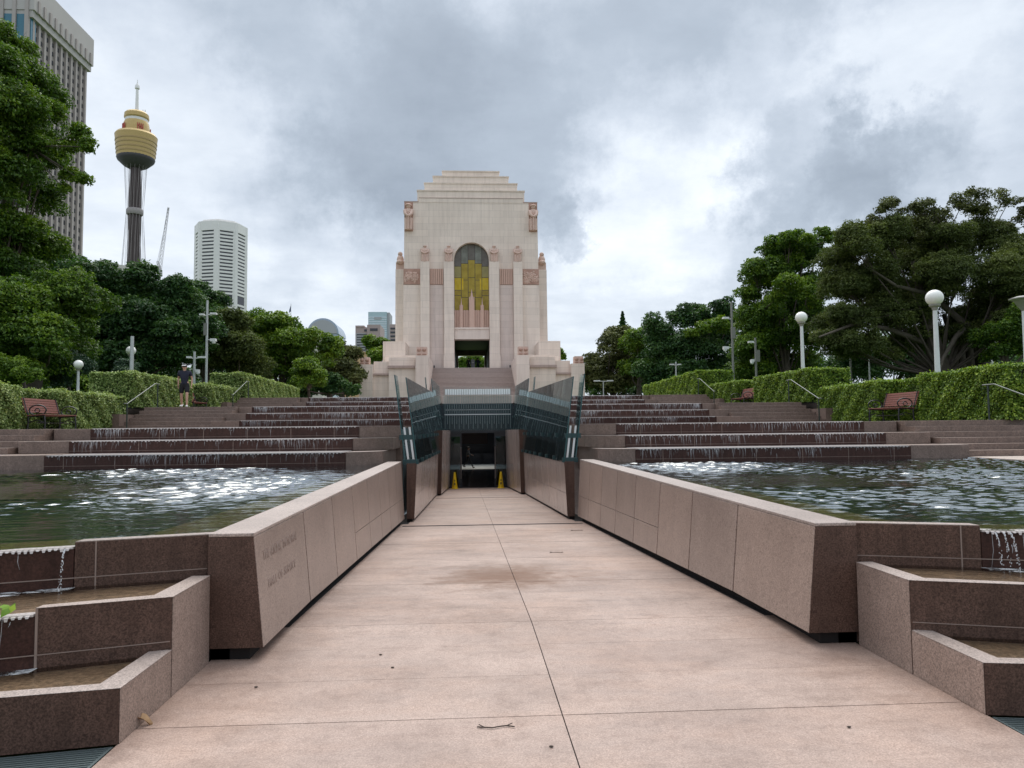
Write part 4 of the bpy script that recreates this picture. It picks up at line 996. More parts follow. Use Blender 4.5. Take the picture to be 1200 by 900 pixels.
def build_trees():
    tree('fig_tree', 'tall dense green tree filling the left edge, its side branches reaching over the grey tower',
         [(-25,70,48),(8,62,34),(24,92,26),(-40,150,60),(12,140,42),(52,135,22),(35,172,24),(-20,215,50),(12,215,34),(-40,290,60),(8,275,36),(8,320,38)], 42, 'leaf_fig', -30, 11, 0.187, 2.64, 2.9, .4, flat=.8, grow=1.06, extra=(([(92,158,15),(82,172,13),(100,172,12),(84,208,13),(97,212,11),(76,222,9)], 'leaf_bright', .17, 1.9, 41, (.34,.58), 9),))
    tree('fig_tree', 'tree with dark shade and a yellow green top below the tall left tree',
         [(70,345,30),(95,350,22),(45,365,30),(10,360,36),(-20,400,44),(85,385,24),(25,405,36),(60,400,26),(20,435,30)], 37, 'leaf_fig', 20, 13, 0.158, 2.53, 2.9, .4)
    tree('fig_tree', 'dark green spreading tree beneath the golden tower',
         [(60,310,22),(100,330,26),(130,335,28),(165,338,28),(140,375,36),(180,375,36),(205,350,24),(110,385,34),(160,415,32),(200,405,36),(120,425,30),(70,420,34),(225,385,28)], 52, 'leaf_deep', 150, 14, 0.216, 2.99, 3.3, .5)
    tree('fig_tree', 'dark rounded tree in front of the white octagonal tower',
         [(228,352,22),(250,360,18),(240,385,26),(215,378,22),(232,415,28),(262,385,15)], 62, 'leaf_deep', 238, 15, 0.245, 2.99, 3.36, .4)
    tree('fig_tree', 'dull brownish tree behind the tall camera pole on the left',
         [(262,395,20),(275,380,17),(280,410,22),(258,425,20),(290,430,20)], 58, 'leaf_brown', 268, 16, 0.216, 2.53, 3.36, .35)
    tree('fig_tree', 'yellow green tree between the white tower and the domed building',
         [(295,380,18),(318,382,18),(340,390,18),(305,402,22),(335,410,24),(362,402,17),(318,430,24),(355,428,24),(385,408,15),(292,425,18)], 68, 'leaf_bright', 325, 17, 0.259, 2.76, 3.36, .4)
    tree('fig_tree', 'grey green tree touching the left end of the memorial podium',
         [(392,415,15),(408,420,14),(395,437,20),(412,443,15),(378,440,16),(405,455,14)], 76, 'leaf_olive', 400, 18, 0.274, 2.53, 3.36, .35)
    tree('fig_tree', 'dark tree behind the left upper hedge end beside the podium',
         [(372,448,15),(395,450,14),(385,458,12),(414,458,9),(350,455,12)], 66, 'leaf_deep', 385, 28, 0.245, 2.99, 3.36, .3)
    tree('bush', 'small rounded olive green bush above the left upper hedge', [(360,430,13),(355,442,13),(370,445,11),(348,450,10)], 60, 'leaf_bright', 360, 19, 0.187, 2.76, 3.36, .12, group='bushes behind the hedges')
    tree('bush', 'bluish green cone shaped shrub behind the first left globe lamp', [(70,408,13),(62,425,16),(80,428,15),(70,440,16)], 40, 'leaf_blue', 70, 20, 0.122, 2.76, 2.9, .1, group='bushes behind the hedges')
    tree('bush', 'yellow green shrub over the hedge at the far left', [(12,432,17),(32,440,13),(-5,440,16)], 33, 'leaf_bright', 15, 21, 0.094, 2.53, 2.7, .08, group='bushes behind the hedges')
    tree('bush', 'small dark cone shaped shrub under the second left globe lamp', [(146,428,8),(143,436,9),(150,438,8)], 45, 'leaf_blue', 146, 22, 0.115, 2.76, 3.2, .06, group='bushes behind the hedges')
    tree('fig_tree', 'bright green tree behind the left shoulder of the memorial podium', [(438,404,11),(450,403,9),(442,415,12),(456,412,8),(430,400,7)], 125, 'leaf_bright', 442, 23, 0.396, 2.76, 3.36, .3)
    tree('fig_tree', 'sliver of green tree behind the right shoulder of the memorial podium', [(655,414,6),(659,420,6),(648,420,7)], 125, 'leaf_bright', 654, 24, 0.396, 2.76, 3.36, .3)
    # right
    tree('fig_tree', 'far grey green tree at the right end of the memorial podium', [(700,425,14),(715,408,17),(728,395,16),(705,445,16),(728,425,20),(740,405,16),(745,440,20),(720,452,16),(692,440,10)], 88, 'leaf_olive', 720, 31, 0.302, 2.30, 3.36, .4)
    tree('fig_tree', 'yellow green tree in the middle of the right far tree group', [(746,402,14),(752,420,15),(742,430,12),(762,395,14)], 82, 'leaf_bright', 750, 32, 0.288, 2.53, 3.36, .3)
    tree('fig_tree', 'wide dark tree with uneven top on the right behind the upper hedge', [(775,388,19),(798,375,18),(822,368,16),(845,362,15),(785,412,24),(815,405,26),(842,395,22),(770,440,22),(800,440,26),(835,432,28),(856,375,14)], 74, 'leaf_deep', 810, 33, 0.259, 2.76, 3.36, .45, extra=(([(828,385,11),(842,382,11),(812,392,9),(850,388,9)], 'leaf_bright', .23, 2.0, 71, (.34,.58), 9),))
    root = thing('pine_tree', 'tiny pointed conifer top above the far right trees', 'tree', tuple(at(730,382,120)), 'park trees around the memorial')
    c = at(730, 396, 120); rg = np.random.default_rng(5); n = 1600; h = rg.random(n); rad = (1-h)*1.6*rg.uniform(.3,1,n)*(.75+.35*np.sin(h*45)); an = rg.random(n)*6.283
    leaves('crown', np.stack([c.x+rad*np.cos(an), c.y+rad*np.sin(an), c.z+h*4.3], 1), unit(rg.normal(size=(n,3))+np.array([0,0,.6])), .45, rg.random(n)*.6, 'leaf_deep', root, tuple(root.location), seed=9)
    b = MB(); b.tube([(c.x,c.y,3.3),(c.x,c.y,c.z+4.2)], [.3,.04], 7); b.obj('trunk', 'bark', root)
    tree('fig_tree', 'tall glossy dark fig with bright boughs behind the second right globe lamp',
         [(925,283,17),(905,295,18),(945,290,15),(885,318,18),(915,320,22),(880,345,16),(955,300,14),(935,310,18),(890,370,24),(925,360,26),(960,345,24),(880,405,28),(915,400,32),(955,395,30),(890,435,26),(930,432,28)], 60, 'leaf_fig', 930, 34, 0.216, 2.76, 3.36, .6, extra=(([(925,335,15),(940,345,14),(910,350,12),(950,335,12),(955,358,10),(945,280,9),(965,272,9),(975,280,9)], 'leaf_bright', .2, 2.1, 57, (.34,.58), 9),))
    r8 = random.Random(12); env = [(1005,262),(1030,232),(1050,228),(1072,238),(1095,230),(1130,220),(1158,214),(1180,225),(1205,222),(1225,235)]
    thin_top = []
    for k in range(66):
        x = r8.uniform(1000, 1222); e = [y0+(y1-y0)*(x-x0)/(x1-x0) for (x0,y0),(x1,y1) in zip(env, env[1:]) if x0 <= x <= x1]
        if e: thin_top.append((x, e[0]+6+abs(r8.gauss(0, 20)), r8.uniform(5.5, 10)))
    tree('fig_tree', 'huge brownish fig with bare limbs and thick trunk behind the large globe lamp',
         [(1000,290,28),(1035,275,28),(1075,275,30),(1110,280,30),(1150,285,30),(985,335,30),(1025,325,34),(1070,320,36),(1120,330,36),(1170,330,34),(1000,375,28),(1040,370,30),(1085,365,32),(1135,375,26),(990,405,20),(1195,300,34),(1215,350,36),(975,400,18),(1015,405,20),(1060,400,22),(1100,398,22),(1040,420,14),(1180,385,24)], 44, 'leaf_brown', 1140, 36, 0.13, 2.1, 3.0, .8, 'bark', sub=9, depth=1.0, flat=.8, twigs=4, extra=((thin_top, 'leaf_olive', .14, .62, 43.5, (.35,.75), 8),))
    tree('fig_tree', 'green shaded tree behind the hedge at the far right edge', [(1185,390,22),(1200,375,22),(1195,410,20),(1175,412,14),(1170,395,12)], 40, 'leaf_fig', 1195, 38, 0.144, 2.07, 2.9, .3)
    tree('fig_tree', 'dark low tree in the gap under the large brownish fig', [(1010,420,24),(1050,410,26),(1085,412,26),(1060,435,20),(1110,420,20),(985,428,20),(1180,425,18),(1030,438,20),(1095,437,18)], 66, 'leaf_deep', 1040, 39, 0.216, 1.72, 3.3, .3)
    # beyond the memorial, seen through its doorways
    tree('fig_tree', 'leafy tree seen through the open doorways of the memorial', [(541,425,7),(551,422,7),(562,421,7),(570,424,7),(546,432,7),(558,430,7),(568,432,7)], 170, 'leaf_bright', 555, 40, 0.504, 2.07, 3.36, .3)
    # thick buttressed trunk
    b = MB(); rg = random.Random(4)
    for i in range(15):
        x = 1120+i*3.0; p0 = at(x, 445, 46+rg.uniform(-.8,.6)); p0.z = 2.8; p1 = at(1138+(x-1141)*.75+rg.uniform(-4,4), 405, 46+rg.uniform(-.5,.5)); p2 = at(1140+(x-1141)*1.3+rg.uniform(-10,10), 368, 46)
        b.tube([p0, p0.lerp(p1,.5), p1, p2], [.34, .26, .24, .13], 7)
    o = [o for o in bpy.data.objects if o.name.startswith('fig_tree') and 'huge brownish' in o['label']][0]
    b.obj('buttress_root', 'bark', o, 60)
    for pts in ([(1200,275),(1175,305),(1180,330),(1160,370),(1145,400)], [(1205,330),(1180,350),(1160,375),(1145,400)], [(1020,315),(1050,335),(1090,345),(1125,375),(1140,400)], [(1100,440),(1105,420),(1120,395),(1135,380)], [(960,395),(1000,380),(1040,385),(1080,400)]):
        b = MB(); b.tube([at(px,py,42.5+.6*i) for i,(px,py) in enumerate(pts)], [.05+.05*i for i in range(len(pts))], 8); b.obj('limb', 'bark_limb', o, 60)
    # low dark shrubbery behind the hedges
    for i, (px, py, r, Y, m) in enumerate(((30,452,22,75,'leaf_deep'),(85,450,22,78,'leaf_fig'),(140,450,20,80,'leaf_deep'),(200,448,20,85,'leaf_deep'),(255,450,18,84,'leaf_deep'),(300,452,16,86,'leaf_fig'),(345,456,13,90,'leaf_deep'),(405,452,14,92,'leaf_deep'),
            (700,452,14,100,'leaf_deep'),(738,452,15,98,'leaf_deep'),(775,448,16,96,'leaf_deep'),(815,445,18,92,'leaf_deep'),(858,440,20,90,'leaf_fig'),(905,436,20,88,'leaf_deep'),(955,434,20,88,'leaf_deep'),(1000,432,17,92,'leaf_deep'),(1085,428,18,92,'leaf_deep'),(1130,424,22,90,'leaf_deep'),(1180,420,24,88,'leaf_fig'))):
        lab = ['leftmost dark shrub behind the nearest left hedge','dark shrub behind the first left globe lamp','dark shrub behind the pale pole on the left','dark shrub behind the walking man','dark shrub behind the tall left camera pole','dark shrub under the yellow green left tree','dark shrub low behind the farthest left hedge','dark shrub touching the left podium corner','dark shrub at the right podium corner','dark shrub right of the tiny double headed lamp post','dark shrub behind the tip of the farthest right hedge','dark shrub behind the tall right camera pole','dark shrub left of the short dark right pole','dark shrub behind the second right globe lamp','dark shrub right of the second right globe lamp','dark shrub behind the grey globe lamp','dark shrub behind the large right globe lamp','dark shrub beside the thick buttressed trunk','dark shrub behind the hedge near the right edge'][i]
        tree('bush', lab, [(px-r*.8,py,r*.8),(px,py-r*.25,r),(px+r*.8,py,r*.8),(px,py+r*.6,r)], Y, m, px, 100+i, .40, 1.6, 3.36, .12, group='bushes behind the hedges', sub=7)
build_trees()

def hedge(label, x0, x1, y0, y1, zb, zt, mat, seed, notch=None, leaf=.085, s=1, zt2=None):
    """clipped box hedge on side s; face towards the axis at x0; notch = (ya, yb, depth) a recess for a bench"""
    zt2 = zt if zt2 is None else zt2
    rg = np.random.default_rng(seed)
    root = thing('hedge', label, 'hedge', (s*(x0+x1)/2, (y0+y1)/2, zb), 'clipped hedges beside the steps')
    secs = [(y0, y1, x0)] if notch is None else [(y0, notch[0], x0), (notch[0], notch[1], x0+notch[2]), (notch[1], y1, x0)]
    b = MB(); PP, NN, TT = [], [], []
    H = lambda y: zt+(zt2-zt)*(y-y0)/(y1-y0)
    for (ya, yb, xa) in secs:
        xs = sorted((s*(xa+.10), s*(x1-.1)))
        b.hexa([(xs[0],ya+.08,zb),(xs[1],ya+.08,zb),(xs[1],yb-.08,zb),(xs[0],yb-.08,zb)], [(xs[0],ya+.08,H(ya)-.13),(xs[1],ya+.08,H(ya)-.13),(xs[1],yb-.08,H(yb)-.13),(xs[0],yb-.08,H(yb)-.13)])
        zm = (H(ya)+H(yb))/2
        for (kind, area) in (('in', (yb-ya)*(zm-zb)), ('top', (yb-ya)*(x1-xa)), ('out', (yb-ya)*(zm-zb)*.5), ('near', (x1-xa)*(zm-zb)), ('far', (x1-xa)*(zm-zb)*.6)):
            n = int(area*3.4/(leaf*leaf*.28)); u = rg.random(n); v = rg.random(n)
            y = ya+(yb-ya)*u
            if kind == 'in': p = np.stack([np.full(n, s*xa), y, zb+(H(y)-zb)*v], 1); nn = np.array([-s,0,.0])
            elif kind == 'out': p = np.stack([np.full(n, s*x1), y, zb+(H(y)-zb)*v], 1); nn = np.array([s,0,0.])
            elif kind == 'top': p = np.stack([s*(xa+(x1-xa)*v), y, H(y)], 1); nn = np.array([0,0,1.])
            elif kind == 'near': p = np.stack([s*(xa+(x1-xa)*u), np.full(n, ya), zb+(H(ya)-zb)*v], 1); nn = np.array([0,-1,0.])
            else: p = np.stack([s*(xa+(x1-xa)*u), np.full(n, yb), zb+(H(yb)-zb)*v], 1); nn = np.array([0,1.,0])
            w = .035*np.sin(p[:,1]*2.3+seed)*np.sin(p[:,0]*2.9+p[:,2]*3.1)+.03*np.sin(p[:,1]*6.1+p[:,0]*5+p[:,2]*7)
            off = w-np.abs(rg.normal(0,.055,n))+np.where(rg.random(n) < .04, rg.uniform(0,.09,n), 0)
            p = p+nn*off[:,None]+rg.normal(0,.02,(n,3))
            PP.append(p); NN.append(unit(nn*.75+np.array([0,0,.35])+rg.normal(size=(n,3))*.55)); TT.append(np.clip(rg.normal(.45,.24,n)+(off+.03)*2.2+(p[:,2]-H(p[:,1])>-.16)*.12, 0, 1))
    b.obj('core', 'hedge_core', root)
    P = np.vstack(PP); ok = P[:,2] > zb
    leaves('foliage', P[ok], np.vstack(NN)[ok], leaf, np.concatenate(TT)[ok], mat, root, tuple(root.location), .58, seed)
    return root
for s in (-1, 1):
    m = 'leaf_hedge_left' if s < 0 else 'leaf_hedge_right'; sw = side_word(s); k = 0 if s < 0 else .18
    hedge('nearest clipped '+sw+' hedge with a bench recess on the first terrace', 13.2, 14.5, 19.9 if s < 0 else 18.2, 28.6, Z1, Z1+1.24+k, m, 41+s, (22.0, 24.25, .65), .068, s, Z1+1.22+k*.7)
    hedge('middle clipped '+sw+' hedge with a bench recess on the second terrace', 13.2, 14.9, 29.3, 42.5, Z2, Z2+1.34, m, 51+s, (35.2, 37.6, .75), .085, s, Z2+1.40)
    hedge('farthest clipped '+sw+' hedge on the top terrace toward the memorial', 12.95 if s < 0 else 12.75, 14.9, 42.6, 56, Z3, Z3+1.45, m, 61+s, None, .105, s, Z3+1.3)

# ------------------------------------------------------------------ benches
def make_bench():
    root = thing('park_bench', 'x', 'bench', (0,0,0), 'timber benches set into the hedges')
    L = 1.8
    # faces -y in its own frame
    b = MB()
    for i in range(5): b.box(-L/2, L/2, -.28+i*.105, -.28+i*.105+.085, .42-.006*i, .445-.006*i)
    b.obj('seat', 'bench_timber', root, bevel=.006)
    b = MB()
    for i in range(6):
        z = .50+i*.072; y = .235+i*.022
        b.hexa([(-L/2,y,z),(L/2,y,z),(L/2,y+.025,z-.006),(-L/2,y+.025,z-.006)], [(-L/2,y+.018,z+.06),(L/2,y+.018,z+.06),(L/2,y+.043,z+.054),(-L/2,y+.043,z+.054)])
    b.obj('backrest', 'bench_timber', root)
    for s in (-1, 1):
        x = s*(L/2-.06); b = MB()
        ring = [(x, -.06+.235*math.cos(a), .56+.15*math.sin(a)) for a in [2*math.pi*k/18 for k in range(19)]]
        b.tube(ring, .02, 7, False)
        b.tube([(x,-.26,.0),(x,-.27,.2),(x,-.24,.42),(x,-.2,.46)], [.03,.022,.025,.02], 7); b.tube([(x,.22,.0),(x,.20,.2),(x,.2,.42),(x,.27,.6),(x,.36,.94)], [.03,.022,.025,.02,.016], 7)
        b.tube([(x,-.25,.405),(x,.2,.385)], .022, 7); b.tube([(x,-.25,.2),(x,-.05,.28),(x,.2,.2)], .016, 6)
        sm = [(x, -.05+.07*math.cos(a), .55+.055*math.sin(a)) for a in [2*math.pi*k/12 for k in range(13)]]; b.tube(sm, .014, 6, False)
        b.obj('arm_frame', 'iron_black', root, 50)
    b = MB(); b.tube([(-L/2+.06,-.05,.2),(L/2-.06,-.05,.2)], .012, 6); b.obj('stretcher', 'iron_black', root)
    return root
def benches():
    root = make_bench(); first = True
    for s, x, y, z, lab in ((-1,12.92,23.1,Z1,'red brown timber bench with black iron arms in the nearest left hedge'), (1,12.95,23.1,Z1,'red brown timber bench with black iron arms in the nearest right hedge'),
                       (-1,13.5,36.4,Z2,'small looking timber bench behind the walking man on the second terrace'), (1,13.1,36.4,Z2,'timber bench half hidden on the second right terrace between hedges')):
        o = root if first else copy_tree(root); first = False
        o['label'] = lab; o.location = (s*x, y, z+.003); o.rotation_euler.z = R(90) if s < 0 else R(-90)
benches()

# ------------------------------------------------------------------ hand rails
def rails():
    for s, x, ya, za, yb, zb, lab in ((-1,12.62,27.35,Z1,30.0,Z2,'green metal handrail on the middle left steps'), (1,12.62,27.35,Z1,30.0,Z2,'green metal handrail on the middle right steps'),
            (-1,12.55,39.1,Z2,41.8,Z3,'green metal handrail on the upper left steps'), (1,12.55,39.1,Z2,41.8,Z3,'green metal handrail on the upper right steps'), (1,13.0,15.9,ZP,18.75,Z1,'green metal handrail on the lower right steps by the pool'), (-1,13.0,15.9,ZP,18.75,Z1,'green metal handrail on the lower left steps by the pool')):
        root = thing('handrail', lab, 'handrail', (s*x, ya, za), 'handrails on the steps')
        b = MB(); h = .92
        b.tube([(s*x,ya-.25,za+h),(s*x,ya,za+h),(s*x,yb-.3,zb+h),(s*x,yb+.15,zb+h)], .018, 8); b.obj('rail', 'rail_steel', root, 50)
        for y, z in ((ya, za), (yb-.05, zb)):
            b = MB(); b.tube([(s*x,y,z),(s*x,y,z+h-.02)], .026, 8); b.lathe([(.05,0),(.05,.012),(.03,.02)], (s*x,y,z+.002), 10); b.obj('post', 'rail_green', root, 50)
rails()

# ------------------------------------------------------------------ lamps and poles
def globe_lamp(label, p, r, zg, polemat='pole_white', globemat='globe_white', pr=.07):
    root = thing('street_lamp', label, 'street lamp', (p.x, p.y, zg), 'globe lamps in the park')
    b = MB(); b.lathe([(pr*1.6,0),(pr*1.6,.25),(pr,.3),(pr*.72,p.z-r*1.45-zg)], (p.x,p.y,zg), 14); b.obj('pole', polemat, root, 40)
    b = MB(); z = p.z-r*1.4-zg; b.lathe([(pr*.72,z-.04),(r*.34,z+r*.05),(r*.36,z+r*.2),(r*.62,z+r*.4),(r*.64,z+r*.55),(r*.5,z+r*.58)], (p.x,p.y,zg), 16); b.obj('collar', 'lamp_collar', root, 40)
    b = MB(); b.ball(tuple(p), r, 24, 14, (1,1,.96)); b.obj('globe', globemat, root, 60)
globe_lamp('large white globe lamp before the brownish fig on the right', at(1095,349,24), .28, 2.0, pr=.095)
globe_lamp('white globe lamp in front of the tall dark fig on the right', at(939,372,34), .275, 2.5, pr=.095)
globe_lamp('unlit grey globe lamp under the big right tree, small and distant', at(1018,412.5,50), .26, 3.2, 'pole_grey', 'globe_grey', .06)
globe_lamp('white globe just peeping over the right hedge near the edge', at(1160,425,46), .2, 3.2, 'pole_grey')
globe_lamp('white globe lamp above the nearest left hedge', at(92,427,35), .205, 2.7, 'pole_grey', pr=.07)
globe_lamp('white globe lamp standing behind a tall grey pole on the left', at(153.5,411,44), .27, 3.2, 'pole_grey', pr=.08)
p = at(1199,350,24); root = thing('street_lamp', 'white post with a flared bowl top cut by the right edge', 'street lamp', (p.x,p.y,2.0), 'globe lamps in the park')
b = MB(); b.lathe([(.14,0),(.14,.25),(.085,.3),(.062,p.z-.4-2)], (p.x,p.y,2.0), 14); b.obj('pole', 'pole_white', root, 40)
b = MB(); z = p.z-.42-2; b.lathe([(.062,z),(.10,z+.06),(.30,z+.36),(.42,z+.40),(.42,z+.43),(.2,z+.5)], (p.x,p.y,2.0), 20); b.obj('bowl', 'lamp_collar', root, 40)

def mast(label, px, ytop, Y, mat, r, arms, zg, cap=True):
    p = at(px, ytop, Y); root = thing('camera_pole', label, 'pole', (p.x, p.y, zg), 'service poles in the park')
    b = MB(); b.lathe([(r*1.3,0),(r,.4),(r*.85,p.z-zg)], (p.x,p.y,zg), 12); b.obj('pole', mat, root, 40)
    for (py, dx, kind) in arms:
        q = at(px, py, Y); b = MB(); m = 'fixture_white'
        if kind == 'lamp': b.tube([(q.x,q.y,q.z),(q.x+dx,q.y-.1,q.z+.03)], .03, 6); b.box(q.x+dx*.55, q.x+dx*1.5, q.y-.25, q.y+.05, q.z, q.z+.12); b.obj('lamp_head', m, root)
        elif kind == 'cam': b.tube([(q.x,q.y,q.z+.1),(q.x+dx,q.y-.1,q.z+.1)], .03, 6); b.box(q.x+dx*.7, q.x+dx*1.7, q.y-.25, q.y+.05, q.z-.02, q.z+.16); b.ball((q.x+dx*1.3,q.y-.12,q.z-.07), .12, 10, 8); b.obj('camera_unit', m, root)
        else: b.box(q.x+min(0,dx), q.x+max(0,dx), q.y-.1, q.y+.1, q.z-.4, q.z+.4); b.obj('control_box', 'pole_dark', root)
mast('tall grey camera pole above the farthest left hedge', 243, 352, 50, 'pole_grey', .085, [(369,.42,'lamp'),(370,-.3,'lamp'),(400,.35,'cam'),(386,-.22,'box')], 3.3)
mast('tall weathered camera pole on the right beside the dark trees', 857, 354, 50, 'pole_dark', .085, [(374,-.42,'lamp'),(409,-.35,'cam'),(390,.26,'box')], 3.3)
mast('short double armed service pole beside the walking man', 228, 412, 50, 'pole_grey', .09, [(420,.5,'lamp'),(420,-.3,'lamp'),(436,.2,'cam')], 3.3)
mast('short dark service pole between the two right hedges', 885, 396, 50, 'pole_dark', .08, [(402,-.35,'lamp'),(417,.3,'box'),(424,-.2,'cam')], 3.3)
mast('plain pale grey pole in front of a globe lamp on the left', 155, 394, 36, 'pole_grey', .09, [], 2.8)
mast('thin dark pole in front of the brown fig on the right', 996, 402, 48, 'pole_dark', .07, [], 3.2)
mast('tiny double headed lamp post right of the memorial', 707, 446, 80, 'pole_grey', .07, [(447,.7,'lamp'),(447,-.7,'lamp')], 3.36)
mast('tiny service pole before the far right trees', 792, 424, 70, 'pole_grey', .08, [(428,-.4,'lamp'),(428,.3,'lamp')], 3.36)
mast('tiny flat headed lamp post left of the memorial', 388, 454, 80, 'pole_grey', .07, [(455,.8,'lamp'),(455,-.8,'lamp')], 3.36)

# ------------------------------------------------------------------ the memorial
def statue(b, c, h, w, seated=False):
    """a robed stone figure, broad shouldered, head bowed, hands on a grounded staff"""
    x, y, z = c; k = h
    if seated:
        b.box(x-w*.5, x+w*.5, y-.2, y+.9, z, z+.42*k); b.ball((x,y+.2,z+.6*k), .26*k, 10, 8, (w/(.6*k),.8,1)); b.ball((x,y-.1,z+.42*k), .2*k, 10, 8, (1,1.5,.7)); b.ball((x,y+.1,z+.88*k), .125*k, 10, 8); return
    prof = [(w*.46,0),(w*.5,.06*k),(w*.42,.3*k),(w*.40,.5*k),(w*.5,.68*k),(w*.5,.77*k),(w*.3,.83*k),(w*.16,.85*k)]
    o = len(b.v); b.lathe(prof, c, 14)
    for i in range(o, len(b.v)): a = b.v[i]; b.v[i] = (a[0], y+(a[1]-y)*.7, a[2])
    b.ball((x,y-.04,z+.92*k), .095*k, 12, 9, (.9,1,1.1))
    b.ball((x,y-.02,z+.965*k), .12*k, 12, 7, (1.05,1.15,.42))
    for s in (-1, 1): b.tube([(x+s*w*.46,y,z+.76*k),(x+s*w*.44,y-.22*k*.6,z+.6*k),(x+s*.03,y-.3*k*.6,z+.5*k)], [.075*k,.06*k,.04*k], 8); b.tube([(x+s*w*.27,y-.1,z+.45*k),(x+s*w*.30,y-.16,z+.02)], [.09*k,.07*k], 8)
    b.tube([(x,y-.32*k*.6,z+.02),(x,y-.3*k*.6,z+.52*k)], [.03*k,.025*k], 7)

def relief(b, x0, x1, z0, z1, y, seed, n):
    """crowd of carved half figures standing out of a panel"""
    r5 = random.Random(seed); b.box(x0, x1, y, y+.3, z0, z1)
    b.mi = 1
    for i in range(n):
        x = r5.uniform(x0+.15, x1-.15); zb = r5.uniform(z0+.05, z0+(z1-z0)*.45); h = r5.uniform(.5,.8)
        b.ball((x, y+.02, zb+h), .13, 8, 6); b.ball((x, y+.05, zb+h*.5), .22, 8, 6, (.9,.55,1.4)); b.tube([(x,y-.08,zb+h*.7),(x+r5.uniform(-.4,.4),y-.1,zb+h*r5.uniform(.2,1))], [.06,.045], 6)
    b.mi = 0

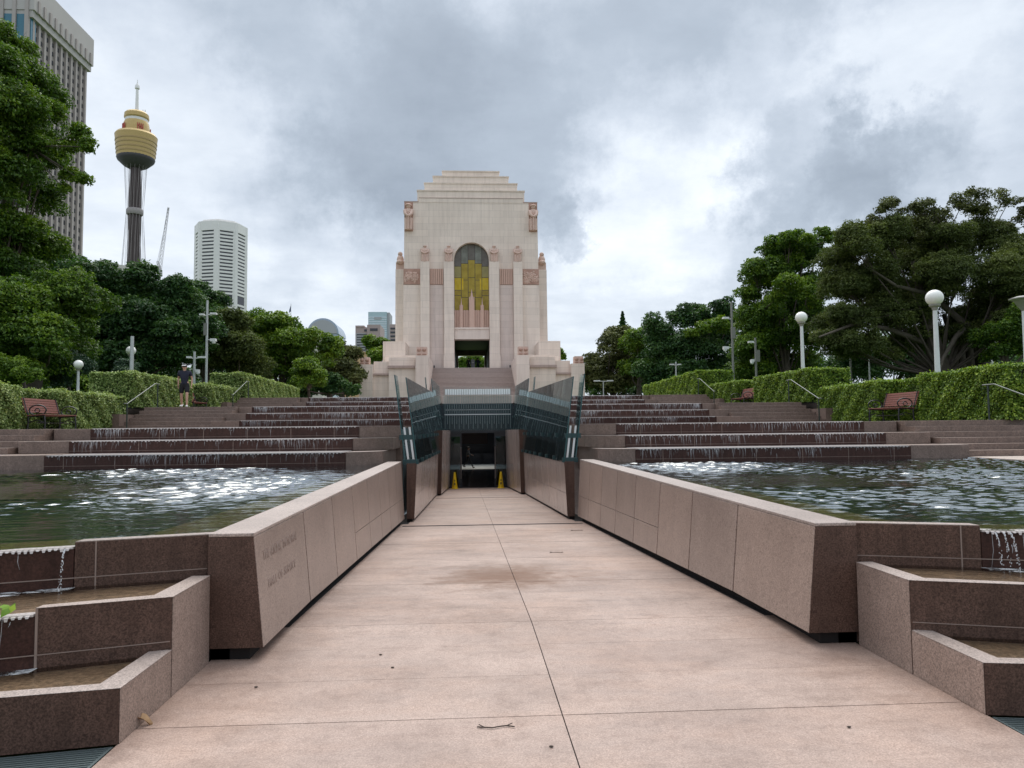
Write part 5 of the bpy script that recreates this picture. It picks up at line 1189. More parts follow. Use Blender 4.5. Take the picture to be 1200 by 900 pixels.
def build_memorial():
    Y0 = 90.0
    root = thing('memorial', 'stepped pale pink granite war memorial with an arched amber window and carved figures', 'memorial', (0, Y0, Z3))
    YB = 112.0
    XB, XT = 8.22, 8.08
    # front wall with the arched opening; side piers, arch head
    hw = 2.11; zd = 8.87; zarch = 22.17; ztop = 29.2
    b = MB()
    n = 20; arc = [(hw*math.cos(math.pi*i/n), zarch+hw*math.sin(math.pi*i/n)) for i in range(n+1)]
    def wall(y0, y1, hole_top_arch=True):
        b.prism_y([(-XB, Z3-.3), (-hw, Z3-.3), (-hw, zarch), (-XB*.99, zarch)], y0, y1); b.prism_y([(XB, Z3-.3), (hw, Z3-.3), (hw, zarch), (XB*.99, zarch)], y0, y1)
        b.prism_y([(XB*.99, zarch+.0), (hw, zarch+.0)] + [], y0, y1) if False else None
        zc = zarch+hw+.5
        for i in range(n):
            (xa, za), (xb, zb) = arc[i], arc[i+1]
            b.prism_y([(xa, za), (xb, zb), (xb, zc), (xa, zc)] if True else [], y0, y1)
        b.prism_y([(-XB*.99, zarch+.001), (-hw, zarch+.001), (-hw, zc), (-8.12, zc)], y0, y1); b.prism_y([(XB*.99, zarch+.001), (hw, zarch+.001), (hw, zc), (8.12, zc)], y0, y1)
        b.prism_y([(-8.12, zc+.001), (8.12, zc+.001), (XT, ztop), (-XT, ztop)], y0, y1)
    wall(Y0, Y0+1.4); b.obj('front_wall', 'memorial_stone', root)
    b = MB(); b.box(-XB+.05, -XB+1.6, Y0+1.4, YB, Z3-.3, ztop-.01); b.box(XB-1.6, XB-.05, Y0+1.4, YB, Z3-.3, ztop-.01); b.obj('side_wall', 'memorial_stone', root)
    b = MB(); b.box(-XB+.06, -1.95, YB-1.2, YB+.02, Z3, ztop-.02); b.box(XB-.06, 1.95, YB-1.2, YB+.02, Z3, ztop-.02); b.box(-1.95, 1.95, YB-1.2, YB+.02, 12.5, ztop-.02); b.obj('back_wall', 'memorial_stone', root)
    b = MB(); b.box(-XB+1.6, XB-1.6, Y0+1.4, YB-1.2, zd-.4, zd); b.box(-hw-.5, hw+.5, 89.3, Y0+1.41, zd-.4, zd-.002); b.obj('floor', 'dark_interior', root)
    b = MB(); b.box(-3.2, -2.25, Y0+1.45, YB-1.25, zd+.01, 13.6); b.box(3.2, 2.25, Y0+1.45, YB-1.25, zd+.01, 13.6); b.box(-3.2, 3.2, Y0+1.45, YB-1.25, 13.2, 13.65); b.obj('interior', 'dark_interior', root)
    # stepped roof
    b = MB()
    for k, (x, z0, z1, ins) in enumerate(((6.55, ztop, 30.85, .35), (5.72, 30.85, 31.98, 1.0), (4.68, 31.98, 33.05, 1.6), (3.54, 33.05, 33.92, 2.2))):
        b.box(-x, x, Y0+ins, YB-ins, z0-.01*(k > 0), z1-.14); b.box(-x-.07, x+.07, Y0+ins-.07, YB-ins+.07, z1-.138, z1)
    b.box(-6.3, 6.3, Y0-.03, Y0+.5, ztop-.02, ztop+.55)
    b.obj('stepped_roof', 'memorial_stone', root)
    b = MB(); b.box(-6.36, 6.36, Y0-.06, Y0-.005, ztop+.50, ztop+.58); b.obj('string_course', 'cornice_stone', root)
    b = MB(); b.box(-XT-.04, -6.4, Y0-.05, YB, ztop+.001, ztop+.12); b.box(XT+.04, 6.4, Y0-.05, YB, ztop+.001, ztop+.12); b.obj('shoulder_cap', 'cornice_stone', root)
    # pilasters
    for s in (-1, 1):
        b = MB(); b.box(s*2.14, s*3.34, Y0-.62, Y0-.003, 10.4, 21.8); b.box(s*2.10, s*3.40, Y0-.66, Y0-.003, zd-.002, 10.395); b.obj('pilaster', 'memorial_stone', root)
        b = MB(); b.box(s*5.06, s*6.16, Y0-.62, Y0-.003, 9.0, 21.8); b.obj('pilaster', 'memorial_stone', root)
        b = MB(); b.hexa([(min(s*6.2,s*8.3),Y0-.30,Z3),(max(s*6.2,s*8.3),Y0-.30,Z3),(max(s*6.2,s*8.3),Y0-.004,Z3),(min(s*6.2,s*8.3),Y0-.004,Z3)], [(min(s*6.2,s*8.2),Y0-.12,19.0),(max(s*6.2,s*8.2),Y0-.12,19.0),(max(s*6.2,s*8.2),Y0-.004,19.0),(min(s*6.2,s*8.2),Y0-.004,19.0)]); b.obj('bay_panel', 'memorial_stone', root)
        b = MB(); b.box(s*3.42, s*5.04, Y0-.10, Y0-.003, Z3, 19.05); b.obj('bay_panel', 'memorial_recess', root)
        b = MB()
        for i in range(7): b.box(s*(3.46+i*.225), s*(3.46+i*.225+.15), Y0-.2, Y0-.004, 19.1, 20.98)
        b.obj('fluted_panel', 'grille_stone', root)
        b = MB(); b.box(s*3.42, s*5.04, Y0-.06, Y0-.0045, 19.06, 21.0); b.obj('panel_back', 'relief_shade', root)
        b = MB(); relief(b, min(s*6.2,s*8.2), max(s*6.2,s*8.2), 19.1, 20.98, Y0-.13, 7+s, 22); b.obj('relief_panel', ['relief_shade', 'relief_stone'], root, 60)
        for x, v in ((2.74, 0), (5.61, 1)):
            b = MB(); statue(b, (s*x, Y0-.35, 21.8), 1.95, .95); b.obj('statue', 'relief_stone', root, 50)
        # corner figure in a niche
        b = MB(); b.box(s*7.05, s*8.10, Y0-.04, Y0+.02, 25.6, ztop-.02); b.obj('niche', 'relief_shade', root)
        b = MB(); statue(b, (s*7.58, Y0-.15, 25.7), 3.2, .85); b.obj('statue', 'relief_stone', root, 50)
        # side buttress
        b = MB(); b.hexa([(min(s*8.23,s*9.35),Y0+1.2,Z3),(max(s*8.23,s*9.35),Y0+1.2,Z3),(max(s*8.23,s*9.35),YB-1,Z3),(min(s*8.23,s*9.35),YB-1,Z3)], [(min(s*8.18,s*9.28),Y0+1.2,21.2),(max(s*8.18,s*9.28),Y0+1.2,21.2),(max(s*8.18,s*9.28),YB-1,21.2),(min(s*8.18,s*9.28),YB-1,21.2)]); b.obj('buttress', 'memorial_stone', root)
        for j, yy in enumerate((Y0+1.9, Y0+7, Y0+13)):
            b = MB(); statue(b, (s*8.78, yy, 21.2), 2.35, 1.0, True); b.obj('statue', 'relief_stone', root, 50)
        # podium masses
        b = MB(); b.box(s*7.6, s*10.1, 85.0, YB-2, Z3-.2, 11.6); b.box(s*6.2, s*9.75, 84.0, 85.1, Z3-.2, 9.9); b.obj('podium_stage', 'memorial_stone', root)
        b = MB(); b.box(s*6.06, s*8.95, 80.2, 84.2, Z3-.2, 8.15); b.box(s*8.95, s*10.62, 80.6, 86, Z3-.2, 7.42); b.box(s*10.62, s*12.05, 79.9, 100, Z3-.2, 8.55); b.obj('podium_base', 'memorial_stone', root)
        b = MB(); b.box(s*6.2, s*8.95, 80.5, 84.3, 8.42, 9.35); b.box(s*8.95, s*10.615, 80.9, 86.2, 7.62, 8.95); b.obj('podium_parapet', 'memorial_stone', root)
        b = MB(); b.box(s*6.065, s*9.05, 79.95, 84.1, 8.152, 8.418); b.box(s*8.96, s*10.61, 80.35, 85.5, 7.422, 7.618); b.obj('cornice', 'cornice_stone', root)
        b = MB(); b.box(s*4.66, s*6.05, 79.2, Y0-.7, Z3-.2, 9.42); b.obj('stair_cheek', 'memorial_trim', root)
        for (xa, xb, yy, z0, z1) in ((4.85, 5.95, 79.35, 9.422, 10.35), (11.0, 11.95, 80.0, 8.552, 9.35)):
            b = MB(); b.box(s*xa, s*xb, yy, yy+1.2, z0, z1); b.mi = 1
            for q in (-1, 1): b.ball((s*(xa+xb)/2+q*.27, yy-.02, z1-.33), .2, 8, 6, (1.1,.6,.9)); b.ball((s*(xa+xb)/2+q*.27, yy-.02, z0+.14), .15, 8, 6, (1.6,.5,.6))
            b.obj('carved_block', ['relief_stone', 'relief_shade'], root, 60)
        b = MB(); b.box(s*4.45, s*4.6, 89.05, 89.2, zd+.0, zd+.32); b.obj('floodlight', 'dark_frame', root)
    # steps
    b = MB(); N = 34
    for i in range(N): b.box(-4.655, 4.655, 75+.42*i, 89.4, Z3-.2 if i == 0 else Z3+(zd-Z3)/N*i, Z3+(zd-Z3)/N*(i+1)-.003)
    st = b.obj('steps', 'memorial_step', root)
    b = MB()
    for i in range(N):
        z = Z3+(zd-Z3)/N*(i+1); b.box(-4.655, 4.655, 75+.42*i-.035, 75+.42*i+.08, z-.05, z+.002)
    b.obj('nosing', 'memorial_recess', st)
    # window: lintel, stone grille, panes
    b = MB(); b.box(-hw+.003, hw-.003, Y0-.25, Y0+1.3, 12.4, 13.6); b.box(-hw-.02, hw+.02, Y0-.34, Y0-.252, 13.62, 13.82); b.box(-hw+.003, hw-.003, Y0-.25, Y0+1.3, 13.6, 13.83); b.obj('lintel', 'memorial_trim', root)
    yw = Y0+.75
    b = MB()
    for i in range(19):
        x = -hw+.06+i*(2*hw-.12)/19; b.box(x, x+.13, yw-.28, yw-.12, 13.83, 16.05)
    b.box(-hw+.003, hw-.003, yw-.12, yw-.02, 13.83, 16.0)
    for x, zt_, w in ((0, 17.7, .30), (-1.27, 16.7, .16), (1.27, 16.7, .16)):
        b.box(x-w, x+w, yw-.42, yw-.1, 13.84, zt_-.4); b.box(x-w*.6, x+w*.6, yw-.40, yw-.1, zt_-.4, zt_)
        b.add([(x-w*.45,yw-.38,zt_),(x+w*.45,yw-.38,zt_),(x+w*.45,yw-.12,zt_),(x-w*.45,yw-.12,zt_),(x,yw-.25,zt_+1.0)], [(0,1,4),(1,2,4),(2,3,4),(3,0,4)])
        for q in (-1, 1): b.box(x+q*w*.9-.06, x+q*w*.9+.06, yw-.36, yw-.1, 13.84, zt_-.05)
    g = b.obj('stone_grille', 'grille_stone', root)
    win = MB(); win.box(-hw+.002, hw-.002, yw+.03, yw+.06, 15.9, zarch); win.prism_y([(x*.999, z) for x, z in arc], yw+.03, yw+.06)
    wf = win.obj('window', 'mullion', root)
    cw = 2*hw/5
    breaks = [[15.95,17.9,18.55,20.1,21.5,24.3],[15.95,17.65,19.8,21.85,24.3],[15.95,18.3,20.1,22.3,24.3],[15.95,17.65,19.8,21.85,24.3],[15.95,17.9,18.55,20.1,21.5,24.3]]
    mats = [['amber_glass','amber_glass','amber_backlit','amber_pale','amber_sky_dark'],['amber_glass','amber_glass','amber_glass','amber_sky_grey'],['amber_glass','amber_glass','amber_glass','amber_sky_dark'],['amber_glass','amber_glass','amber_glass','amber_sky_grey'],['amber_glass','amber_glass','amber_backlit','amber_pale','amber_sky_dark']]
    for ci in range(5):
        x0 = -hw+ci*cw+.03; x1 = -hw+(ci+1)*cw-.03
        for ri in range(len(breaks[ci])-1):
            z0, z1 = breaks[ci][ri]+.03, breaks[ci][ri+1]-.03
            lim = lambda x: zarch+math.sqrt(max(0, hw*hw-x*x))-.06
            xs = np.linspace(x0, x1, 7); top = [(x, min(z1, lim(x))) for x in xs]
            if max(z for _, z in top) <= z0+.05: continue
            b = MB(); pts = [(x1, z0), (x0, z0)]+[(x, max(z, z0+.01)) for x, z in top]
            b.add([(x, yw+.012+.01*((ci*7+ri*3)%5)/5, z) for x, z in pts], [tuple(range(len(pts)))]); b.obj('pane', mats[ci][ri], wf)
    for ci, q in ((1,-1),(3,1)):                             # narrow strips of painted backlight beside the second columns
        x0 = q*(hw-cw)-q*.05; b = MB(); b.box(min(x0,x0-q*.22), max(x0,x0-q*.22), yw+.001, yw+.006, 18.6, 20.0); b.obj('pane', 'amber_backlit', wf)
    root2 = thing('stone_block', 'pale stone block standing between two people in the memorial doorway', 'plinth', (.12, 95, zd+.004))
    b = MB(); b.box(-.12, .36, 94.7, 95.2, zd+.004, zd+1.55); b.obj('shaft', 'facade_grey', root2); b = MB(); b.box(-.02, .26, 94.6, 95.3, zd+1.1, zd+1.22); b.obj('plate', 'fixture_white', root2)
build_memorial()

# ------------------------------------------------------------------ city behind
def build_city():
    # grey fin tower on the left
    YN, YF = 262.0, 302.0
    pF = at(106, 60, YF); xr = pF.x; zt = at(109, 46, YF).z
    root = thing('office_tower', 'tall grey concrete office tower with vertical fins behind the left tree', 'tower', (xr-35, YN, 3.3))
    b = MB(); b.box(xr-70, xr-1.2, YN+1, YF-1, 3, zt-10); b.obj('wall', 'tower_concrete', root)
    b = MB(); b.box(xr-70.5, xr+.9, YN-.5, YF+.8, zt-11, zt); b.box(xr-70, xr+.3, YN-.2, YF+.3, zt-13.5, zt-11.01); b.obj('fascia', 'tower_fascia', root)
    n = 11
    for i in range(n):
        y = YN+2.2+i*(YF-YN-4)/(n-1); b = MB(); b.box(xr-1.25, xr-.50, y-.55, y+.55, 3, zt-6.8); b.box(xr+.9, xr+1.35, y-.6, y+.6, zt-11.2, zt-6.8); b.obj('fin', 'tower_fin', root)
    for i in range(17):
        x = xr-1.5-i*4.2; b = MB(); b.box(x-.62, x+.62, YN-.9, YN+1.1, 3, zt-2); b.obj('fin', 'tower_fin', root)
    b = MB(); b.mi = 0; nf = 42; fh = (zt-14-6)/nf
    for f in range(nf):
        z = 6+f*fh
        for i in range(n-1):
            y = YN+2.2+(i+.5)*(YF-YN-4)/(n-1); b.box(xr-1.3, xr-1.14, y-.5, y+1.05, z+.9, z+fh-.75)
        for i in range(16): x = xr-1.5-(i+.5)*4.2; b.box(x-1.2, x+1.2, YN+.85, YN+1.05, z+.9, z+fh-.7)
    w = b.obj('window', 'window_dark', root); w['kind'] = 'stuff'
    b = MB()
    for i in range(16): x = xr-1.5-(i+.5)*4.2; b.box(x-1.4, x+1.4, YN-.3, YN+.9, zt-24, zt-12.5)
    b.box(xr-3.2, xr-.6, YN+.5, YN+3.5, zt-24, zt-13.6); b.obj('plant_window', 'window_teal', root)
    # golden observation tower
    Y = 640.0; c = at(159, 196, Y); cx = c.x
    Z = lambda py: at(159, py, Y).z
    k = Y/CAM_F
    root = thing('observation_tower', 'slender tower with a gold turret and white spire on the skyline', 'tower', (cx, Y, 3.3))
    b = MB(); b.lathe([(6.8*k,3.3-3.3),(6.4*k,Z(320)-3.3),(5.6*k,Z(196)-3.3)], (cx,Y,3.3), 24); b.obj('shaft', 'shaft_brown', root, 40)
    b = MB()
    for i in range(14):
        a = 2*math.pi*i/14
        for d in (-1, 1):
            pts = [(cx+(6.0*k+.5)*math.cos(a+d*t*1.6)*(1.12-.12*t), Y+(6.0*k+.5)*math.sin(a+d*t*1.6)*(1.12-.12*t), 3.3+(Z(196)-3.3)*t) for t in [j/8 for j in range(9)]]
            b.tube(pts, .2, 4, False)
    b.obj('bracing', 'shaft_brace', root)
    b = MB()
    for i in range(16):
        a = 2*math.pi*i/16; r0, r1, r2 = 11*k, 7.6*k, 12.5*k
        b.tube([(cx+18*k*math.cos(a),Y+18*k*math.sin(a),Z(400)),(cx+9.0*k*math.cos(a+.2),Y+9*k*math.sin(a+.2),Z(250)),(cx+12*k*math.cos(a+.35),Y+12*k*math.sin(a+.35),Z(194))], .11, 4, False)
    b.obj('cable', 'shaft_light', root)
    b = MB(); b.lathe([(8.4*k,Z(252)),(9.2*k,Z(250)),(9.2*k,Z(247)),(8.2*k,Z(245))], (cx,Y,0), 24); b.obj('ring', 'shaft_light', root, 30)
    b = MB(); b.lathe([(7*k,Z(198)),(13*k,Z(195)),(19.5*k,Z(189)),(20.6*k,Z(186.5)),(20.2*k,Z(185))], (cx,Y,0), 32); b.obj('turret_base', 'turret_under', root, 40)
    b = MB(); b.lathe([(20.2*k,Z(187)),(22.2*k,Z(165)),(22.8*k,Z(160.5)),(21*k,Z(158)),(15.5*k,Z(156))], (cx,Y,0), 36); t = b.obj('turret', 'gold_metal', root, 30)
    b = MB()
    for py in (167.5, 172, 177, 181.5): r_ = (20.2+2.0*(187-py)/22)*k+.22; b.lathe([(r_,Z(py+.9)),(r_+.1,Z(py)),(r_,Z(py-.9))], (cx,Y,0), 36)
    b.obj('window_band', 'gold_dark', t, 30)
    b = MB(); b.lathe([(14.8*k,Z(158)),(13.6*k,Z(146)),(12.6*k,Z(143.5))], (cx,Y,0), 32); b.obj('drum', 'gold_metal', root, 30)
    b = MB(); b.lathe([(12.4*k,Z(144)),(12.4*k,Z(140))], (cx,Y,0), 32); b.obj('drum_neck', 'roof_tent', root, 30)
    b = MB(); b.lathe([(12.6*k,Z(140.5)),(13.4*k,Z(139)),(13*k,Z(134.5)),(11*k,Z(132.5)),(2*k,Z(131.5))], (cx,Y,0), 32); b.obj('crown_ring', 'gold_metal', root, 30)
    b = MB()
    for a0 in (-62, -118-35+10, 30, 150):
        for j in range(4):
            a = R(a0+j*7.5); r_ = 14.9*k; X_, Y_ = cx+r_*math.cos(a), Y+r_*math.sin(a)
            b.tube([(X_,Y_,Z(157)),(X_*1.0,Y_,Z(148.5))], .35, 5)
            if j < 3: b.tube([(X_,Y_,Z(152.5+j)),(cx+r_*math.cos(a+R(6)),Y+r_*math.sin(a+R(6)),Z(150.5+j))], .3, 5)
    b.obj('red_sign', 'sign_red', root)
    b = MB(); b.lathe([(2.0*k,Z(132)),(1.6*k,Z(112)),(1.4*k,Z(104))], (cx,Y,0), 12); b.lathe([(2.6*k,Z(104)),(2.6*k,Z(101)),(1*k,Z(98))], (cx,Y,0), 12); b.lathe([(.7*k,Z(99)),(.3*k,Z(93.5))], (cx,Y,0), 8)
    for dx in (-8, -4, 7, 9.5): b.tube([(cx+dx*k,Y,Z(133)),(cx+dx*k,Y,Z(128.5))], .35, 4)
    b.obj('spire', 'offwhite_precast', root, 30)
    # octagonal white tower
    Y = 830.0; c = at(259, 300, Y); rr = 29*Y/CAM_F; zt = at(259, 266, Y).z
    root = thing('octagonal_tower', 'white octagonal office tower with dark window bands', 'tower', (c.x, Y, 3.3))
    def octo(r_, rot=8): return [(c.x+r_*math.cos(R(rot+45*i)), Y+r_*math.sin(R(rot+45*i))) for i in range(8)]
    b = MB(); b.prism(octo(rr*.965), 3, zt-2); b.obj('core', 'window_dark', root)
    b = MB(); nf = 56; fh = (zt-10-3)/nf
    for f in range(nf):
        if f in (36, 37): continue
        b.prism(octo(rr*.985), 3+f*fh, 3+f*fh+fh*.56)
    b.prism(octo(rr*1.0), zt-10, zt); b.prism(octo(rr*.8), zt+.01, zt+3); b.obj('spandrels', 'offwhite_precast', root)
    for (x, y) in octo(rr*.99):
        b = MB(); d = Vector((x-c.x, y-Y, 0)).normalized(); tt = Vector((-d.y, d.x, 0)); p0 = Vector((x, y, 0))
        q = [p0+tt*4.2-d*3.5, p0-tt*4.2-d*3.5, p0-tt*1.6+d*.35, p0+tt*1.6+d*.35]; b.prism([(v.x, v.y) for v in q], 3, zt-.5); b.obj('column', 'offwhite_precast', root)
    # domed glass building
    Y = 700.0; c = at(378.5, 390, Y); k = Y/CAM_F; z = lambda py: at(378, py, Y).z
    root = thing('domed_building', 'rounded barrel topped pale blue glass building above the left trees', 'building', (c.x, Y, 3.3))
    b = MB(); b.box(c.x-17.5*k, c.x+17.5*k, Y, Y+40, 3, z(392)); b.obj('wall', 'dome_pale', root)
    b = MB(); w = 18.3*k; h = z(372.5)-z(391)
    b.prism_y([(c.x+w*math.cos(math.pi*i/20), z(391.5)+h*math.sin(math.pi*i/20)) for i in range(21)], Y-1, Y+41); b.obj('dome_roof', 'dome_glass', root, 40)
    b = MB(); b.prism_y([(c.x+w*.9*math.cos(math.pi*i/20), z(391)+h*.86*math.sin(math.pi*i/20)) for i in range(21)], Y-1.6, Y-1.02)
    b.obj('dome_face', 'facade_grey', root, 40)
    b = MB()
    for j in range(7): b.box(c.x-16*k, c.x+16*k, Y-1.2, Y-.2, z(393.5+j*4.3), z(391.8+j*4.3))
    b.obj('window_band', 'dome_glass', root)
    Yb = 500.; p = at(368, 392, Yb); k2 = Yb/CAM_F; root = thing('low_building', 'low cream building in front of the domed building', 'building', (p.x, Yb, 3.3))
    b = MB(); b.box(p.x-11*k2, p.x+10*k2, Yb, Yb+30, 3, at(368,390,Yb).z); b.box(p.x-9*k2, p.x+6*k2, Yb+2, Yb+20, at(368,390,Yb).z+.01, at(368,388.5,Yb).z); b.obj('wall', 'beige_stone', root)
    b = MB(); b.box(p.x-10*k2, p.x+9*k2, Yb-.2, Yb+.2, at(368,395,Yb).z, at(368,393.5,Yb).z); b.obj('window_band', 'window_dark', root)
    # pink and grey blocks left of the memorial
    Y = 430.0; k = Y/CAM_F; z = lambda py: at(430, py, Y).z
    p0, p1 = at(416.5,390,Y).x, at(446,390,Y).x
    root = thing('apartment_building', 'pinkish grey office block beside the left side of the memorial', 'building', ((p0+p1)/2, Y, 3.3))
    b = MB(); b.box(p0, p1-3, Y, Y+30, 3, z(383.5)); b.box(p1-7.5, p1, Y-1.5, Y+20, 3, z(381)); b.box(p0+.01, p0+5, Y-.3, Y+10, z(383.5), z(381.5)); b.obj('wall', 'pink_facade', root)
    b = MB()
    for j in range(8): b.box(p0+.8, p1-8, Y-.2, Y+.1, z(393+j*3.0), z(391.5+j*3.0))
    b.box(p0+5, p0+9, Y-.2, Y+.1, z(388.5), z(386)); b.box(p1-5.8, p1-1.5, Y-1.7, Y-1.4, z(388.2), z(385.2))
    b.obj('window_band', 'window_dark', root)
    b = MB(); b.box(p0+.4, p1-8.2, Y-.14, Y-.02, 3, z(390.5)); b.obj('facade', 'facade_grey', root)
    Y = 560.0; z = lambda py: at(444, py, Y).z; p0, p1 = at(431.5,380,Y).x, at(456.5,380,Y).x
    root = thing('glass_office', 'pale blue glass office tower right beside the memorial', 'building', ((p0+p1)/2, Y, 3.3))
    b = MB(); b.box(p0, p1-2, Y, Y+25, 3, z(365.5)); b.obj('wall', 'glass_tower', root)
    b = MB(); b.box(p1-2, p1, Y+1, Y+20, 3, z(366)); b.obj('side_wall', 'facade_grey', root)
    b = MB()
    for j in range(13): b.box(p0+.3, p1-2.3, Y-.2, Y, z(372.5+j*2.6), z(371.2+j*2.6))
    b.obj('window_band', 'dome_pale', root)
    b = MB(); b.box(p0+4.5, p1-6, Y-.4, Y-.21, z(374.5), z(371.5)); b.obj('sign_panel', 'facade_grey', root)
    p = at(460, 395, 300); root = thing('red_block', 'narrow strip of reddish building touching the memorial buttress', 'building', (p.x, 300, 3.3))
    b = MB(); b.box(p.x-1.1, p.x+4, 300, 315, 3, at(460,380,300).z); b.obj('wall', 'pink_facade', root)
    b = MB()
    for j in range(6): b.box(p.x-.8, p.x+3.5, 299.8, 300.1, at(460,386+j*4.5,300).z, at(460,384+j*4.5,300).z)
    b.obj('window_band', 'window_dark', root)
    p = at(413, 415, 210); root = thing('orange_building', 'sliver of orange stone building between trees and podium', 'building', (p.x, 210, 3.3))
    b = MB(); b.box(p.x-2.5, p.x+3.5, 210, 220, 3, at(413,413.5,210).z); b.obj('wall', 'orange_stone', root)
    b = MB(); b.prism_y([(p.x-3,at(413,413.4,210).z),(p.x+4,at(413,413.4,210).z),(p.x+3,at(413,411.5,210).z),(p.x-2,at(413,411.5,210).z)], 209.5, 220.5); b.obj('roof', 'orange_stone', root)
    # sail roof behind the left trees
    Y = 300.; root = thing('tent_roof', 'cream shell roof showing above the left trees', 'building', (at(128,312,Y).x, Y, 3.3))
    b = MB(); b.prism_y([(at(108,312,Y).x,at(108,320,Y).z),(at(148,312,Y).x,at(148,320,Y).z),(at(148,313,Y).x,at(148,311,Y).z),(at(138,312,Y).x,at(138,310,Y).z),(at(128,308,Y).x,at(128,307.5,Y).z),(at(119,304,Y).x,at(119,304,Y).z),(at(112,305,Y).x,at(112,307,Y).z)], Y, Y+25); b.obj('roof', 'roof_tent', root)
    b = MB(); b.box(at(110,312,Y).x, at(147,312,Y).x, Y+1, Y+24, 3, at(120,320,Y).z); b.obj('wall', 'beige_stone', root)
    # crane
    Y = 520.; root = thing('tower_crane', 'thin lattice tower crane with a steep jib right of the gold tower', 'crane', (at(188,320,Y).x, Y, 3.3))
    def lattice(b, p, q, w, n):
        p = Vector(p); q = Vector(q); d = (q-p).normalized(); u = d.cross(Vector((0,1,0))).normalized()*w; v = Vector((0,1,0))*w
        cs = [u+v, u-v, -u-v, -u+v]
        for c_ in cs: b.tube([p+c_, q+c_*.4], .12, 4)
        for i in range(n):
            a = p.lerp(q, i/n); e = p.lerp(q, (i+1)/n); f0 = 1-.6*i/n; f1 = 1-.6*(i+1)/n
            for j in range(4): b.tube([a+cs[j]*f0, e+cs[(j+1)%4]*f1], .07, 4)
    b = MB(); lattice(b, (at(187,322,Y).x,Y,3.3), (at(187,318,Y).x,Y,at(187,312,Y).z), 1.3, 22); b.obj('mast', 'crane_metal', root)
    b = MB(); lattice(b, at(187,315,Y), at(197.5,243,Y), 1.0, 16); b.obj('jib', 'crane_metal', root)
    b = MB(); lattice(b, at(187,316,Y), at(184.5,306,Y), 1.0, 4); b.tube([at(184.5,306,Y), at(197.5,244,Y)], .1, 4); b.obj('back_mast', 'crane_metal', root)
    b = MB(); q = at(185,318,Y); b.box(q.x-2.2, q.x+2.5, Y-1.5, Y+1.5, q.z-1.5, q.z+1); b.obj('cab', 'facade_grey', root)
    # flag pole
    Y = 330.; q = at(341,356,Y); root = thing('flagpole', 'thin flagpole with a small flag above the light green trees', 'flagpole', (q.x, Y, 3.3))
    b = MB(); b.tube([(q.x,Y,3.3),(q.x,Y,q.z)], [.16,.1], 6); b.obj('pole', 'pole_grey', root)
    b = MB(); f = at(341,358,Y).z; b.hexa([(q.x-.9,Y,f-3.4),(q.x-.1,Y,f-2.6),(q.x-.1,Y+.05,f-2.6),(q.x-.9,Y+.05,f-3.4)], [(q.x-.7,Y,f-1.8),(q.x-.1,Y,f),(q.x-.1,Y+.05,f),(q.x-.7,Y+.05,f-1.8)]); b.obj('flag', 'flag_cloth', root)
build_city()

# ------------------------------------------------------------------ small things on the ground
def litter():
    def zat(p): return rampz(p.y)+.003
    def ground(px, py):
        z = 0.
        for _ in range(6): v = ray(px, py); p = CAM_O+v*((z-1.6)/v.z); z = rampz(p.y)
        return Vector((p.x, p.y, z+.002))
    p = ground(166, 851); b = MB()
    for i in range(6):
        f = i/5; w = .03*math.sin(math.pi*(.1+.85*f))
        b.v += [(p.x-.05+f*.1, p.y-w+.02*f, p.z+.012+.03*math.sin(f*4)+.012), (p.x-.05+f*.1, p.y+.02*f, p.z+.004+.03*math.sin(f*4)), (p.x-.05+f*.1, p.y+w+.02*f, p.z+.014+.03*math.sin(f*4)+.012)]
    for i in range(5): b.f += [(3*i,3*i+1,3*i+4,3*i+3),(3*i+1,3*i+2,3*i+5,3*i+4)]; b.m += [0,0]
    tag(b.obj('dry_leaf', 'dead_leaf', loc=tuple(p)), 'curled brown dry leaf at the foot of the left basin', 'leaf')
    for (px, py, lab, L) in ((581,853,'forked dark twig lying across a paving joint in the foreground',.10), (652,648,'short dark twig lying on the right half of the ramp',.10), (676,622,'small dark twig near the right wall further down the ramp',.12)):
        p = ground(px, py); r6 = random.Random(px); b = MB(); pts = [p+Vector((-L+2*L*i/5, r6.uniform(-.015,.015), .004+r6.uniform(0,.004))) for i in range(6)]
        b.tube(pts, .0035, 5); b.tube([pts[1], pts[1]+Vector((-.03,.03,.004))], .0028, 5); b.tube([pts[4], pts[4]+Vector((.03,.02,.004))], .0025, 5)
        tag(b.obj('twig', 'twig', loc=tuple(p)), lab, 'twig', 'twigs on the ramp')
    for i, (px, py) in enumerate(((446,768),(460,783),(646,876),(995,853),(300,806))):
        p = ground(px, py); b = MB(); b.ball((p.x,p.y,p.z+.004), .009, 7, 5, (1.4,.8,.5))
        tag(b.obj('leaf_crumb', 'twig', loc=tuple(p)), ['dark crumb left of centre on the paving, the farther of two', 'dark crumb left of centre on the paving, the nearer of two', 'dark crumb at the bottom beside the centre joint', 'dark crumb on the right foreground slab', 'dark crumb near the left basin foot'][i], 'debris', 'crumbs on the paving')
    # leaves caught on the left upper basin weir
    root = thing('water_plant', 'bright green leaves caught on the weir of the left upper basin', 'plant', (-3.2,4.5,.6)); rg = np.random.default_rng(2)
    n = 44; P = np.stack([-3.05-rg.random(n)*.5, 4.50-rg.random(n)*.16-.0, .60+rg.random(n)*.05], 1)
    leaves('foliage', P, unit(rg.normal(size=(n,3))*.5+np.array([0,-.6,.8])), .06, rg.random(n), 'leaf_lily', root, tuple(root.location), .7, 3)
litter()

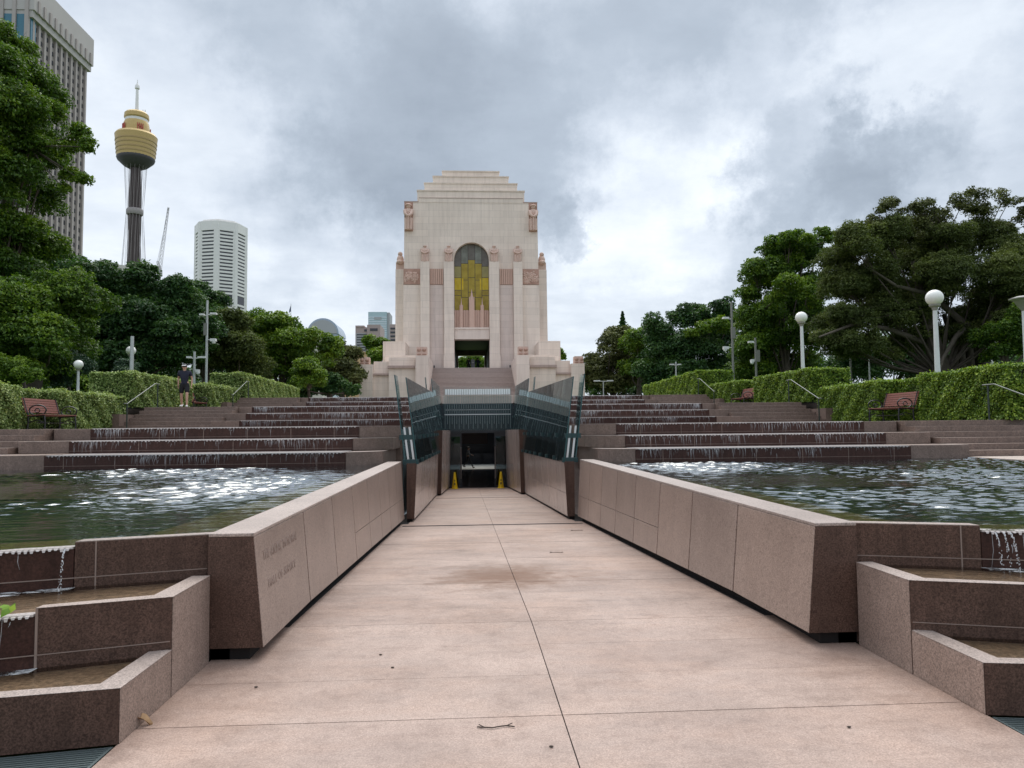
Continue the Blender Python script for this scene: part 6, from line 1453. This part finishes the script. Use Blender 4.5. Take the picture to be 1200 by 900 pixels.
# ------------------------------------------------------------------ light and sky
SUN_EL, SUN_AZ = 58, 0
def build_light():
    sd = bpy.data.lights.new('sun', 'SUN'); so = bpy.data.objects.new('sun', sd); COL.objects.link(so)
    sd.energy = 1.9; sd.angle = R(60); sd.color = (1, .94, .86)
    so.rotation_euler = (R(-(90-SUN_EL)), 0, 0)
    w = bpy.data.worlds.new('World'); scene.world = w; w.use_nodes = True
    t = NT.__new__(NT); t.t = w.node_tree; t.t.nodes.clear(); t.m = None
    out = t.n('ShaderNodeOutputWorld'); bg = t.n('ShaderNodeBackground', i_Strength=.1)
    sky = t.n('ShaderNodeTexSky', sky_type='NISHITA', sun_disc=False, sun_elevation=R(SUN_EL), sun_rotation=R(SUN_AZ))
    tc = t.n('ShaderNodeTexCoord'); d = tc.outputs['Generated']
    sp = t.n('ShaderNodeSeparateXYZ'); t.l(d, sp.inputs[0])
    zz = t.math('MAXIMUM', sp.outputs[2], 0.0); den = t.math('ADD', zz, .16)
    cb = t.n('ShaderNodeCombineXYZ'); t.l(t.math('DIVIDE', sp.outputs[0], den), cb.inputs[0]); t.l(t.math('DIVIDE', sp.outputs[1], den), cb.inputs[1])
    big = t.noise(cb.outputs[0], 1.5, 8, .58); fine = t.noise(cb.outputs[0], 3.6, 8, .6)
    nz = t.n('ShaderNodeTexNoise'); nz.inputs['Scale'].default_value = 7.5; nz.inputs['Detail'].default_value = 7; nz.inputs['Roughness'].default_value = .66; t.l(d, nz.inputs['Vector'])
    vm = t.n('ShaderNodeVectorMath', operation='SUBTRACT'); t.l(nz.outputs['Color'], vm.inputs[0]); vm.inputs[1].default_value = (.5,.5,.5)
    vs = t.n('ShaderNodeVectorMath', operation='SCALE'); t.l(vm.outputs[0], vs.inputs[0]); vs.inputs['Scale'].default_value = .27
    va = t.n('ShaderNodeVectorMath', operation='ADD'); t.l(d, va.inputs[0]); t.l(vs.outputs[0], va.inputs[1])
    vn = t.n('ShaderNodeVectorMath', operation='NORMALIZE'); t.l(va.outputs[0], vn.inputs[0])
    val = t.math('ADD', t.math('MULTIPLY', t.math('SUBTRACT', big, .5), .42), t.math('MULTIPLY', t.math('SUBTRACT', fine, .5), .42))
    val = t.math('ADD', val, .56)
    # banks of cloud, each with its own direction and width (degrees)
    for px, py, rad, wgt in ((540,150,10,-.29),(600,190,7,-.08),(430,90,9,-.15),(390,250,7,-.13),(520,290,7,-.1),(970,205,5.5,-.42),(1040,210,4.5,-.24),(664,262,2.6,-.30),(630,262,3,-.06),(830,25,9,-.25),(300,40,10,-.02),
                             (760,230,8,.22),(700,330,8,.13),(900,150,6,.16),(1060,120,8,.14),(450,360,8,.18),(180,200,9,.16),(330,330,6,.06),(260,120,8,-.06),(840,300,5,-.08),(1180,160,5,-.12)):
        c = ray(px, py).normalized(); dt = t.n('ShaderNodeVectorMath', operation='DOT_PRODUCT'); t.l(vn.outputs[0], dt.inputs[0]); dt.inputs[1].default_value = c
        mr = t.n('ShaderNodeMapRange', interpolation_type='SMOOTHSTEP'); t.l(dt.outputs['Value'], mr.inputs[0]); mr.inputs[1].default_value = math.cos(R(rad*1.25)); mr.inputs[2].default_value = math.cos(R(rad*.5))
        val = t.math('ADD', val, t.math('MULTIPLY', mr.outputs[0], wgt*.92))
    col = t.ramp(val, [(0.0,(.275,.32,.38)), (.3,(.375,.43,.50)), (.55,(.515,.57,.645)), (.78,(.685,.735,.795)), (1,(.85,.875,.905))])
    up = t.n('ShaderNodeMapRange'); t.l(sp.outputs[2], up.inputs[0]); up.inputs[1].default_value = .5; up.inputs[2].default_value = 1.0; up.inputs[3].default_value = 10.0; up.inputs[4].default_value = 19.0
    fb = t.n('ShaderNodeMapRange'); t.l(sp.outputs[1], fb.inputs[0]); fb.inputs[1].default_value = -.5; fb.inputs[2].default_value = .3; fb.inputs[3].default_value = 1.0; fb.inputs[4].default_value = 1.0
    k = t.math('MULTIPLY', up.outputs[0], fb.outputs[0])
    sc = t.n('ShaderNodeVectorMath', operation='SCALE'); t.l(col, sc.inputs[0]); t.l(k, sc.inputs['Scale'])
    mx = t.mix(.94, sky.outputs[0], sc.outputs[0])
    t.l(mx, bg.inputs['Color']); t.l(bg.outputs[0], out.inputs['Surface'])
build_light()

scene.view_settings.view_transform = 'Standard'; scene.view_settings.look = 'None'; scene.view_settings.exposure = 0.42; scene.view_settings.gamma = 1.0
scene.view_settings.use_curve_mapping = False
scene.render.engine = 'CYCLES'
cy = scene.cycles
cy.max_bounces = 10; cy.diffuse_bounces = 3; cy.glossy_bounces = 4; cy.transmission_bounces = 6; cy.transparent_max_bounces = 16
cy.caustics_reflective = False; cy.caustics_refractive = False
cy.use_denoising = True
try: cy.denoiser = 'OPENIMAGEDENOISE'
except Exception: pass
